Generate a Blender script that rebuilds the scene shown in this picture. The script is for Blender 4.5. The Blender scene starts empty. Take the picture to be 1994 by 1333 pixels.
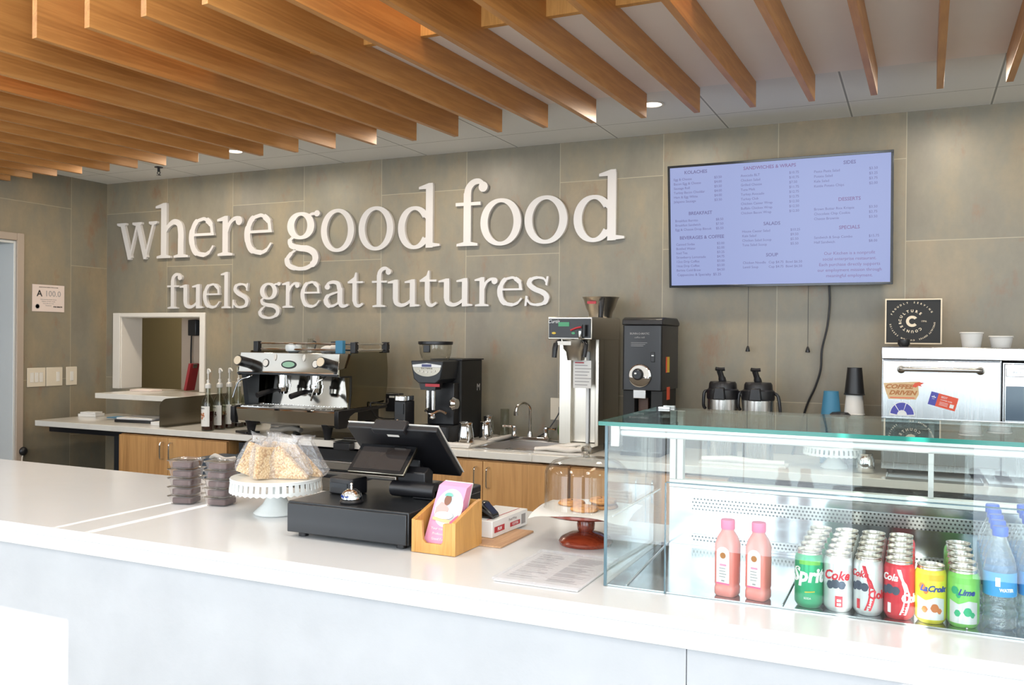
import bpy, math, random
from math import pi, sin, cos, radians, atan2, hypot
from mathutils import Matrix, Vector
random.seed(7)
SC = bpy.context.scene
COL = SC.collection

# ------------------------------------------------------------------ camera
cam = bpy.data.cameras.new('camera'); cam.sensor_width = 36.0; cam.lens = 1716.84/1994*36.0
cam.clip_start = .05; cam.clip_end = 100
camo = bpy.data.objects.new('camera', cam); COL.objects.link(camo)
yaw, pitch, roll = .4316, -.0047, .0092
fw = Vector((-sin(yaw)*cos(pitch), cos(yaw)*cos(pitch), sin(pitch)))
r0 = Vector((cos(yaw), sin(yaw), 0)); u0 = r0.cross(fw)
rr = r0*cos(roll)+u0*sin(roll); uu = u0*cos(roll)-r0*sin(roll)
m = Matrix((rr, uu, -fw)).transposed().to_4x4(); m.translation = Vector((5.5746, -4.7712, 1.5025))
camo.matrix_world = m
SC.camera = camo

# ------------------------------------------------------------------ world, light, exposure
SC.view_settings.view_transform = 'Standard'; SC.view_settings.look = 'None'
SC.view_settings.exposure = 0.0; SC.view_settings.gamma = 1.0; SC.view_settings.use_curve_mapping = False
w = bpy.data.worlds.new('world'); SC.world = w; w.use_nodes = True
w.node_tree.nodes['Background'].inputs[0].default_value = (.80, .90, 1.0, 1)
w.node_tree.nodes['Background'].inputs[1].default_value = .9
SC.cycles.max_bounces = 12; SC.cycles.transparent_max_bounces = 24; SC.cycles.diffuse_bounces = 5
SC.cycles.glossy_bounces = 6; SC.cycles.transmission_bounces = 8; SC.cycles.caustics_reflective = False
SC.cycles.caustics_refractive = False; SC.cycles.sample_clamp_indirect = 6.0
sun = bpy.data.lights.new('sun', 'SUN'); sun.energy = 13.0; sun.angle = .004; sun.color = (1, .96, .9)
suno = bpy.data.objects.new('sun', sun); COL.objects.link(suno)
suno.rotation_euler = (radians(90-25), 0, 0)          # shines towards +Y, 25 degrees high
for a, b_ in ((-6.2, -5.1), (-4.8, -3.7), (-3.4, -2.3)):      # left side windows; right lamps added to brighten the slats
    for sx_, en in ((.03, 9), (8.96, 9)):
        L = bpy.data.lights.new('window_and_fill_light', 'AREA'); L.shape = 'RECTANGLE'; L.size = b_-a; L.size_y = 2.3; L.energy = en; L.color = (.84, .92, 1.0)
        o = bpy.data.objects.new('window_and_fill_light', L); COL.objects.link(o); o.location = (sx_, (a+b_)/2, 1.5)
        o.rotation_euler = (pi/2, 0, -pi/2 if sx_ < 1 else pi/2)
WIN = [(-1.2, .55), (.75, 2.3), (3.7, 5.25), (5.85, 7.3), (7.5, 8.9)]
for i, (a, b) in enumerate(WIN):                       # daylight through the storefront windows
    L = bpy.data.lights.new('window_and_fill_light', 'AREA'); L.shape = 'RECTANGLE'; L.size = b-a; L.size_y = 2.7
    L.energy = 45*(b-a); L.color = (.80, .90, 1.0)
    o = bpy.data.objects.new('window_and_fill_light', L); COL.objects.link(o)
    o.location = ((a+b)/2, -6.28, 1.6); o.rotation_euler = (pi/2, 0, 0)
def spot(x, y, z, e, ang=110, col=(1, .86, .68)):
    L = bpy.data.lights.new('downlight_and_fill', 'SPOT'); L.energy = e; L.spot_size = radians(ang); L.spot_blend = .8
    L.shadow_soft_size = .06; L.color = col
    o = bpy.data.objects.new('downlight_and_fill', L); COL.objects.link(o); o.location = (x, y, z)
def down(x, y, z, e, size=.14, col=(1, .87, .70)):          # ceiling downlights, and unseen fill lamps added for brightness
    L = bpy.data.lights.new('downlight_and_fill', 'AREA'); L.shape = 'DISK'; L.size = size; L.energy = e; L.color = col
    o = bpy.data.objects.new('downlight_and_fill', L); COL.objects.link(o); o.location = (x, y, z)
for x in (.9, 1.75, 3.05, 4.39, 5.7): down(x, -.57, 2.60, 8.5)
for x in (1.0, 2.4, 3.8, 5.2, 6.6):
    for y in (-3.4, -5.2): down(x, y, 3.12, 9, .3, (1, .92, .82))  # unseen fill lamps added to lift the counters and ceiling
for x in (-.1, 1.1, 2.09, 3.07, 4.06, 5.04, 6.03):            # fill strips added between the slats to brighten their front halves
    L = bpy.data.lights.new('slat_fill_lamp', 'AREA'); L.shape = 'RECTANGLE'; L.size = .08; L.size_y = .6; L.energy = 4.5; L.color = (1, .88, .70)
    o = bpy.data.objects.new('slat_fill_lamp', L); COL.objects.link(o); o.location = (x, -2.3, 3.13)
down(-.2, 1.3, 2.6, 42, .3, (1, .93, .82))  # unseen lamp added to brighten the kitchen beyond the opening

# ------------------------------------------------------------------ materials
def lin(h):
    if isinstance(h, str):
        h = h.lstrip('#'); v = [int(h[i:i+2], 16)/255 for i in (0, 2, 4)]
        return tuple(((c+.055)/1.055)**2.4 if c > .04045 else c/12.92 for c in v)+(1,)
    return tuple(h)+(1,)
class NT:
    def __init__(s, name):
        s.m = bpy.data.materials.new(name); s.m.use_nodes = True; s.t = s.m.node_tree; s.n = s.t.nodes
        s.p = s.n['Principled BSDF']; s.out = s.n['Material Output']
    def new(s, typ, **k):
        n = s.n.new(typ)
        for a, b in k.items(): setattr(n, a, b)
        return n
    def link(s, a, b): s.t.links.new(a, b)
    def val(s, sock, v):
        if hasattr(v, 'links') or isinstance(v, bpy.types.NodeSocket): s.link(v, sock)
        else: sock.default_value = v
    def math(s, op, a, b=0.0, c=None):
        n = s.new('ShaderNodeMath', operation=op); s.val(n.inputs[0], a); s.val(n.inputs[1], b)
        if c is not None: s.val(n.inputs[2], c)
        return n.outputs[0]
    def noise(s, scale, detail=3, vec=None, rough=.55, dist=0):
        n = s.new('ShaderNodeTexNoise'); n.inputs['Scale'].default_value = scale; n.inputs['Detail'].default_value = detail
        n.inputs['Roughness'].default_value = rough; n.inputs['Distortion'].default_value = dist
        if vec is not None: s.link(vec, n.inputs['Vector'])
        return n.outputs['Fac']
    def coord(s, scale=(1, 1, 1), kind='Object'):
        tc = s.new('ShaderNodeTexCoord'); mp = s.new('ShaderNodeMapping'); mp.inputs['Scale'].default_value = scale
        s.link(tc.outputs[kind], mp.inputs['Vector']); return mp.outputs[0]
    def mix(s, fac, a, b):
        n = s.new('ShaderNodeMix', data_type='RGBA'); s.val(n.inputs[0], fac)
        s.val(n.inputs[6], a); s.val(n.inputs[7], b); return n.outputs[2]
    def ramp(s, fac, stops):
        n = s.new('ShaderNodeValToRGB'); s.link(fac, n.inputs[0]); e = n.color_ramp.elements
        while len(e) < len(stops): e.new(.5)
        for q, (p, c) in zip(e, stops): q.position = p; q.color = c if not isinstance(c, str) else lin(c)
        return n.outputs[0]
    def bump(s, h, strength=.2, dist=.01):
        n = s.new('ShaderNodeBump'); n.inputs['Strength'].default_value = strength; n.inputs['Distance'].default_value = dist
        s.link(h, n.inputs['Height']); s.link(n.outputs[0], s.p.inputs['Normal'])
def pm(name, col, rough=.5, metal=0., var=.05, scale=9., bump=0., bs=120., spec=None, coat=0., sub=0.):
    s = NT(name); c = lin(col); p = s.p
    lo = tuple(max(0, v*(1-var)) for v in c[:3])+(1,); hi = tuple(min(1, v*(1+var)) for v in c[:3])+(1,)
    s.link(s.mix(s.noise(scale, 3, s.coord()), lo, hi), p.inputs['Base Color'])
    p.inputs['Roughness'].default_value = rough; p.inputs['Metallic'].default_value = metal
    if spec is not None: p.inputs['Specular IOR Level'].default_value = spec
    if coat: p.inputs['Coat Weight'].default_value = coat; p.inputs['Coat Roughness'].default_value = .05
    if sub: p.inputs['Subsurface Weight'].default_value = sub; p.inputs['Subsurface Radius'].default_value = (.01, .008, .006)
    if bump: s.bump(s.noise(bs, 4, s.coord()), bump, .004)
    return s.m
def steel(name, col='#b8b6b2', rough=.28, sc=(2, 2, 160)):
    s = NT(name); p = s.p; n = s.noise(1.0, 3, s.coord(sc)); c = lin(col)
    s.link(s.mix(n, tuple(v*.9 for v in c[:3])+(1,), tuple(min(1, v*1.08) for v in c[:3])+(1,)), p.inputs['Base Color'])
    p.inputs['Metallic'].default_value = 1; s.link(s.math('MULTIPLY_ADD', n, .12, rough-.05), p.inputs['Roughness'])
    return s.m
def clear(name, tint=(1, 1, 1), refl=1.0, rough=0., ior=1.45, bump=0., bs=30, body=0., bodycol=(1, 1, 1)):
    """see-through sheet: transparent tint mixed with a mirror by Fresnel, plus an optional milky body"""
    s = NT(name); s.n.remove(s.p)
    tr = s.new('ShaderNodeBsdfTransparent'); tr.inputs[0].default_value = tuple(tint)+(1,)
    gl = s.new('ShaderNodeBsdfGlossy'); gl.inputs['Roughness'].default_value = rough
    fr = s.new('ShaderNodeFresnel'); ge = s.new('ShaderNodeNewGeometry')   # same reflectance from either side of the sheet
    s.link(s.math('ADD', s.math('MULTIPLY', ge.outputs['Backfacing'], 1/ior-ior), ior), fr.inputs[0])
    mx = s.new('ShaderNodeMixShader'); s.link(s.math('MULTIPLY', fr.outputs[0], refl), mx.inputs[0])
    if bump:
        b = s.new('ShaderNodeBump'); b.inputs['Strength'].default_value = bump; b.inputs['Distance'].default_value = .01
        s.link(s.noise(bs, 3, s.coord()), b.inputs['Height']); s.link(b.outputs[0], gl.inputs['Normal']); s.link(b.outputs[0], fr.inputs['Normal'])
    first = tr.outputs[0]
    if body:
        df = s.new('ShaderNodeBsdfDiffuse'); df.inputs[0].default_value = tuple(bodycol)+(1,)
        m0 = s.new('ShaderNodeMixShader'); m0.inputs[0].default_value = body
        s.link(first, m0.inputs[1]); s.link(df.outputs[0], m0.inputs[2]); first = m0.outputs[0]
    s.link(first, mx.inputs[1]); s.link(gl.outputs[0], mx.inputs[2]); s.link(mx.outputs[0], s.out.inputs[0])
    return s.m
def emit(name, col, e=1.):
    s = NT(name); s.p.inputs['Base Color'].default_value = (0, 0, 0, 1); s.p.inputs['Emission Color'].default_value = lin(col)
    s.p.inputs['Emission Strength'].default_value = e; s.p.inputs['Roughness'].default_value = .3; return s.m
def wood(name, a, b, c, axis='Z', rough=.42, sc=1.0, coat=0.):
    """grain stretched along one object axis, with cathedral swirls and board-to-board change"""
    s = NT(name); p = s.p
    st = {'X': (.45, 7, 7), 'Y': (7, .45, 7), 'Z': (7, 7, .45)}[axis]
    v = s.coord(tuple(q*sc for q in st)); n1 = s.noise(1.3, 4, v, .5, .5)
    ob = s.new('ShaderNodeObjectInfo'); fine = s.noise(22, 3, s.coord(tuple(q*sc for q in st)))
    rings = s.math('SINE', s.math('MULTIPLY', n1, 60)); f = s.math('ADD', s.math('MULTIPLY', rings, .055), s.math('ADD', s.math('MULTIPLY', n1, .62), s.math('MULTIPLY', fine, .22)))
    f = s.math('ADD', f, s.math('MULTIPLY', s.math('SUBTRACT', ob.outputs['Random'], .5), .16))
    s.link(s.ramp(f, [(.22, a), (.48, b), (.8, c)]), p.inputs['Base Color']); p.inputs['Roughness'].default_value = rough
    if coat: p.inputs['Coat Weight'].default_value = coat; p.inputs['Coat Roughness'].default_value = .12
    s.bump(fine, .05, .002); return s.m
TW = .6126; TH = 2*TW; Z1 = 2.4089
def tile_mat(name, u_axis, verticals=None):
    s = NT(name); p = s.p
    g = s.new('ShaderNodeNewGeometry'); sx = s.new('ShaderNodeSeparateXYZ'); s.link(g.outputs['Position'], sx.inputs[0])
    z = sx.outputs[2]
    if u_axis == 'X': u = s.math('DIVIDE', sx.outputs[0], TW)
    else: u = s.math('DIVIDE', s.math('SUBTRACT', -.31+TW*4, sx.outputs[1]), TW)
    u = s.math('ADD', u, 20.0)
    cell = s.math('FLOOR', u); fu = s.math('SUBTRACT', u, cell)
    par = s.math('MODULO', cell, 2.0)
    zz = s.math('DIVIDE', s.math('ADD', s.math('SUBTRACT', z, Z1-TH*10), s.math('MULTIPLY', par, TH/3)), TH)
    cz = s.math('FLOOR', zz); fz = s.math('SUBTRACT', zz, cz)
    def near(f, wdt):
        a = s.math('LESS_THAN', f, wdt); b = s.math('GREATER_THAN', f, 1-wdt); return s.math('MAXIMUM', a, b)
    grout = s.math('MAXIMUM', near(fu, .0030), near(fz, .0015))
    cb = s.new('ShaderNodeCombineXYZ'); s.link(cell, cb.inputs[0]); s.link(cz, cb.inputs[1])
    wn = s.new('ShaderNodeTexWhiteNoise'); s.link(cb.outputs[0], wn.inputs[0])
    va = s.new('ShaderNodeVectorMath', operation='ADD'); s.link(g.outputs['Position'], va.inputs[0])
    vs = s.new('ShaderNodeVectorMath', operation='SCALE'); s.link(wn.outputs['Color'], vs.inputs[0]); vs.inputs[3].default_value = 9.0
    s.link(vs.outputs[0], va.inputs[1]); pos = va.outputs[0]
    mp = s.new('ShaderNodeMapping'); mp.inputs['Scale'].default_value = (1.6, 1.6, .8); s.link(pos, mp.inputs[0])
    big = s.noise(1.6, 6, mp.outputs[0], .62); fine = s.noise(26, 5, pos, .7); st = s.noise(4.2, 5, mp.outputs[0], .66)
    base = s.ramp(big, [(.32, '#777063'), (.45, '#807a6b'), (.55, '#8a7f6a'), (.68, '#9a896f')])
    base = s.mix(s.math('MULTIPLY', s.math('SUBTRACT', fine, .35), .6), base, lin('#726c5b'))
    stain = s.math('MULTIPLY', s.math('MAXIMUM', s.math('SUBTRACT', st, .585), 0.0), 4.5)
    base = s.mix(s.math('MINIMUM', stain, .6), base, lin('#85634a'))
    tone = s.math('MULTIPLY_ADD', wn.outputs['Value'], .10, .95)
    hs = s.new('ShaderNodeHueSaturation'); s.link(base, hs.inputs['Color']); s.link(tone, hs.inputs['Value'])
    s.link(s.mix(s.math('MULTIPLY', grout, .55), hs.outputs[0], lin('#bdb298')), p.inputs['Base Color'])
    p.inputs['Roughness'].default_value = .42; s.bump(s.math('SUBTRACT', fine, s.math('MULTIPLY', grout, .4)), .08, .004)
    return s.m
def grid_ceiling_mat():
    s = NT('ceiling_tile'); p = s.p
    g = s.new('ShaderNodeNewGeometry'); sx = s.new('ShaderNodeSeparateXYZ'); s.link(g.outputs['Position'], sx.inputs[0])
    u = s.math('ADD', s.math('DIVIDE', s.math('SUBTRACT', sx.outputs[0], 3.40), .62), 20); fu = s.math('SUBTRACT', u, s.math('FLOOR', u))
    a = s.math('ABSOLUTE', s.math('SUBTRACT', fu, .5)); bar = s.math('GREATER_THAN', a, .482); sh = s.math('MULTIPLY', s.math('GREATER_THAN', a, .4935), 1)
    y = s.math('ABSOLUTE', s.math('ADD', sx.outputs[1], .31)); by = s.math('LESS_THAN', y, .012); sy = s.math('LESS_THAN', y, .003)
    n = s.noise(90, 4, g.outputs['Position'], .7)
    col = s.mix(s.math('MULTIPLY', n, .25), lin('#e4e3de'), lin('#cfcdc6'))
    col = s.mix(s.math('MULTIPLY', s.math('MAXIMUM', bar, by), .6), col, lin('#eae8e2'))
    col = s.mix(s.math('MULTIPLY', s.math('MAXIMUM', sh, sy), .8), col, lin('#72716b'))  # thin shadow lines along the grid bars, painted into the colour
    s.link(col, p.inputs['Base Color']); p.inputs['Roughness'].default_value = .55; return s.m
def quartz(name, col, vein='#c9c6bf', amt=.35):
    s = NT(name); p = s.p; v = s.coord((1, 1, 1)); n = s.noise(3.5, 7, v, .6, .8)
    f = s.math('MULTIPLY', s.math('MAXIMUM', s.math('SUBTRACT', n, .52), 0), amt*4)
    s.link(s.mix(s.math('MINIMUM', f, .6), lin(col), lin(vein)), p.inputs['Base Color']); p.inputs['Roughness'].default_value = .16
    return s.m
M = {}
M['tile_x'] = tile_mat('wall_tile_back', 'X'); M['tile_y'] = tile_mat('wall_tile_left', 'Y')
M['ceil'] = grid_ceiling_mat()
M['soffit'] = pm('white_soffit', '#f0e8e0', .6, var=.02)
M['slat'] = wood('slat_wood', '#9c6836', '#bd8549', '#d2a164', 'Y', .42, 1.0)
M['cab'] = wood('cabinet_maple', '#a87a48', '#c8975f', '#d8ad75', 'Z', .4, .8)
M['bamboo'] = wood('bamboo', '#b98645', '#d29d58', '#e0b06c', 'Z', .4, 2.5)
M['board'] = wood('thin_board_wood', '#b08763', '#c9a27c', '#d6b48f', 'Y', .55, 2.5)
M['redwood'] = wood('red_stained_wood', '#4a160b', '#81301a', '#a4492a', 'X', .22, 2.2, .6)
M['quartz'] = quartz('white_quartz', '#dadbdc', '#cccbc8', .2)
M['marble'] = quartz('grey_veined_quartz', '#ddd9d0', '#bcb5a8', .5)
M['white'] = pm('white_paint', '#d8d2c8', .4, var=.02)
M['beige'] = pm('beige_paint', '#a8998a', .45, var=.03)
M['greypaint'] = pm('grey_white_paint', '#c9cbc9', .4, var=.02)
M['olive'] = pm('olive_paint', '#8c7d5a', .6, var=.03)
M['letter'] = pm('letter_white', '#cbc7c4', .22, var=.01)
M['plate'] = pm('switch_plastic', '#d3c8b4', .35, var=.02)
M['paper'] = pm('white_paper', '#dcdad6', .7, var=.03)
M['pinkpaper'] = pm('pale_paper', '#d9c9c0', .7, var=.04)
M['ink'] = pm('dark_ink', '#2c2a2a', .6, var=.05)
M['greyink'] = pm('grey_ink', '#9a9796', .7, var=.05)
M['black'] = pm('black_plastic', '#17171a', .38, var=.1)
M['blackgloss'] = pm('black_gloss', '#0d0d0f', .12, var=.1)
M['blackmatte'] = pm('black_matte', '#121211', .6, var=.1)
M['dark'] = pm('dark_grey_metal', '#24272b', .38, metal=.2, var=.08)
M['drawer'] = pm('drawer_black_metal', '#1e2023', .32, var=.06)
M['darkroom'] = pm('dark_room_shade', '#1b1a16', .7, var=.1)
M['steel'] = steel('brushed_steel'); M['steelv'] = steel('brushed_steel_upright', '#c2c0bc', .27, (160, 160, 2))
M['ovensteel'] = steel('oven_steel', '#c6c8ca', .25, (160, 160, 2))
M['brewsteel'] = steel('brewer_steel', '#c9c3b7', .33, (160, 160, 2))
M['guard'] = steel('guard_steel', '#8d877b', .22, (6, 6, 60))
M['chrome'] = pm('polished_chrome', '#e2e2e2', .06, metal=1, var=.01)
M['mirror'] = pm('mirror_steel', '#c8c6c0', .09, metal=1, var=.02)
M['sidemirror'] = pm('side_mirror_steel', '#8f8a78', .10, metal=1, var=.03)
M['glass'] = clear('case_glass', (.955, .98, .972), 1.0, 0.)
M['topglass'] = clear('top_glass', (.86, .95, .92), 1.0, 0.)
M['teal'] = pm('glass_edge_teal', '#1b6f64', .12, var=.06)
M['bluedge'] = pm('glass_edge_blue', '#536c75', .12, var=.06)
M['dome'] = clear('dome_glass', (.985, .985, .98), .8, 0., 1.5)
M['knobglass'] = clear('knob_glass', (.8, .8, .78), 2.0, .02, 1.6)
M['bag'] = clear('crinkled_bag', (.97, .97, .97), 1.5, .08, 1.5, 1.0, 45, .10, (.9, .9, .92))
M['clam'] = clear('clear_plastic_tub', (.98, .97, .97), 1.8, .04, 1.5, .1, 20, .05, (.9, .88, .9))
M['clearplastic'] = clear('clear_acrylic', (.98, .985, 1.), .45, .05, 1.45, 0, 1, .13, (.9, .91, .97))
M['pet'] = clear('bottle_plastic', (.95, .975, .985), 1.5, .03, 1.5, .5, 50, .04, (.85, .9, .93))
M['syrupglass'] = clear('bottle_glass', (.74, .76, .68), 1.3, .02, 1.5)
M['hopper'] = clear('smoked_hopper', (.84, .82, .76), 1.3, .05, 1.5, 0, 1, .10, (.5, .47, .4))
M['cylglass'] = clear('cylinder_glass', (.88, .89, .86), 1.6, .02, 1.5)
M['ceramic'] = pm('white_ceramic', '#dfe3e1', .18, var=.01)
M['whiteplastic'] = pm('white_plastic', '#d9d5cd', .35, var=.02)
M['cloth'] = pm('white_towel', '#d8d3cc', .9, var=.05, bump=.6, bs=220)
M['greycloth'] = pm('grey_rag', '#9b948a', .9, var=.08, bump=.6, bs=220)
M['papercup'] = pm('paper_cup', '#e2ded7', .5, var=.02)
M['cream'] = pm('cream_print', '#dfcfb4', .5, var=.02)
M['syrup'] = pm('dark_syrup', '#3a1512', .15, var=.2)
M['label'] = pm('bottle_label', '#e6e2da', .5, var=.03)
M['orange'] = pm('label_orange', '#b5672f', .5, var=.1); M['greenp'] = pm('label_green', '#50703c', .5, var=.1)
M['brown'] = pm('label_brown', '#4c3325', .5, var=.15); M['redp'] = pm('red_print', '#b5303a', .5, var=.05)
M['ginger'] = pm('sticker_tan', '#b4733a', .45, var=.08); M['gold'] = pm('sticker_gold', '#d8b98a', .45, var=.05)
M['vermil'] = pm('sticker_vermilion', '#e0522f', .4, var=.03); M['indigo'] = pm('sticker_indigo', '#4a4aa8', .4, var=.03)
M['yellowp'] = pm('yellow_print', '#d8b62a', .4, var=.05)
M['pink'] = pm('brochure_pink', '#dd96b4', .4, var=.02); M['magenta'] = pm('brochure_rose', '#bf5f7d', .4, var=.03)
M['skin'] = pm('printed_skin', '#7f5847', .6, var=.05); M['salmon'] = pm('printed_salmon', '#e7a09a', .6, var=.04)
M['mint'] = pm('printed_mint', '#6fb7a2', .6, var=.04); M['printgrey'] = pm('printed_grey', '#b9bcc0', .6, var=.06)
M['juice'] = pm('pink_lemonade', '#ea8a80', .2, var=.05, sub=.0); M['hotpink'] = pm('pink_cap', '#ee5f8e', .35, var=.03)
M['watercap'] = pm('blue_cap', '#2c5fd0', .35, var=.03); M['waterlabel'] = pm('blue_label', '#3f97d2', .35, var=.08)
M['navy'] = pm('navy_print', '#22408f', .4, var=.05)
M['palegreen'] = pm('badge_green', '#8db79c', .4, var=.05)
M['bluecup'] = pm('blue_paper_cup', '#3d7c9c', .55, var=.03)
M['bin'] = pm('slate_bin', '#3d4956', .5, var=.05)
M['granola'] = None
M['well'] = steel('case_well_steel', '#c9ced2', .14, (3, 3, 90))
M['aluminium'] = steel('can_aluminium', '#cfc9c0', .25, (40, 40, 40))
M['cgreen'] = pm('can_green', '#2fa673', .28, metal=.35, var=.03); M['csilver'] = pm('can_silver', '#cfd3d4', .3, metal=.5, var=.03)
M['cred'] = pm('can_red', '#c92f3c', .28, metal=.3, var=.03); M['cyellow'] = pm('can_yellow', '#d9cf3a', .3, metal=.3, var=.1, scale=30)
M['clime'] = pm('can_lime', '#7cc860', .3, metal=.3, var=.12, scale=30); M['blackberry'] = pm('berry_print', '#3a4455', .5, var=.4, scale=200)
M['cwhite'] = pm('can_white', '#e8e8e6', .35, var=.02)
M['screen'] = emit('menu_screen', '#97a3d6', .9); M['screentext'] = emit('screen_text', '#65609c', .8); M['screenred'] = emit('screen_text_rose', '#7f5f9c', .8)
M['green_led'] = emit('green_display', '#1f9a5a', .8); M['blue_led'] = emit('blue_display', '#3a3f78', .8)
M['lamp'] = emit('lamp_glow', '#fff2dc', 6)
M['floor'] = pm('floor_concrete', '#8c8880', .4, var=.1, scale=2)
M['frontpanel'] = pm('pale_concrete_panel', '#b4b6b9', .6, var=.10, scale=7, bump=.15, bs=40)
M['counterback'] = pm('counter_back_panel', '#c4c1ba', .5, var=.04)
M['outside_wall'] = pm('plain_plaster', '#cfcac0', .7, var=.03)
M['shade'] = pm('sun_mask_panel', '#d9dadb', .8, var=.02)
M['perf'] = None
def perf():
    s = NT('perforated_steel'); p = s.p; g = s.coord((1, 1, 1)); sx = s.new('ShaderNodeSeparateXYZ'); s.link(g, sx.inputs[0])
    def fr(o, k, off=0.0):
        u = s.math('ADD', s.math('MULTIPLY', o, k), 400.0); 
        if off is not None and not isinstance(off, float): u = s.math('ADD', u, off)
        return s.math('SUBTRACT', s.math('SUBTRACT', u, s.math('FLOOR', u)), .5), s.math('FLOOR', u)
    b, row = fr(s.math('ADD', sx.outputs[2], sx.outputs[1]), 110); par = s.math('MULTIPLY', s.math('MODULO', row, 2.0), .5)
    a, _ = fr(sx.outputs[0], 110, par)
    d = s.math('ADD', s.math('MULTIPLY', a, a), s.math('MULTIPLY', b, b)); hole = s.math('LESS_THAN', d, .075)
    s.link(s.mix(hole, lin('#c4c4c2'), lin('#2c2a28')), p.inputs['Base Color']); s.link(s.math('SUBTRACT', 1, hole), p.inputs['Metallic'])
    p.inputs['Roughness'].default_value = .3; return s.m
M['perf'] = perf()
def granola(name, a, b, c, sc):
    s = NT(name); p = s.p; v = s.coord(); vo = s.new('ShaderNodeTexVoronoi'); vo.inputs['Scale'].default_value = sc; s.link(v, vo.inputs['Vector'])
    n = s.noise(sc*.4, 3, v); s.link(s.ramp(s.math('ADD', s.math('MULTIPLY', vo.outputs['Distance'], .6), s.math('MULTIPLY', n, .5)), [(.25, c), (.5, b), (.8, a)]), p.inputs['Base Color'])
    p.inputs['Roughness'].default_value = .6; s.bump(vo.outputs['Distance'], .7, .004); return s.m
M['granola'] = granola('puffed_rice', '#b98549', '#e8c48c', '#f6deb2', 160)
M['cookie'] = granola('cookie_dough', '#8a5323', '#c88a44', '#dba962', 90)
M['chocolate'] = pm('chocolate', '#4c322f', .5, var=.15, scale=40)

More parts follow.
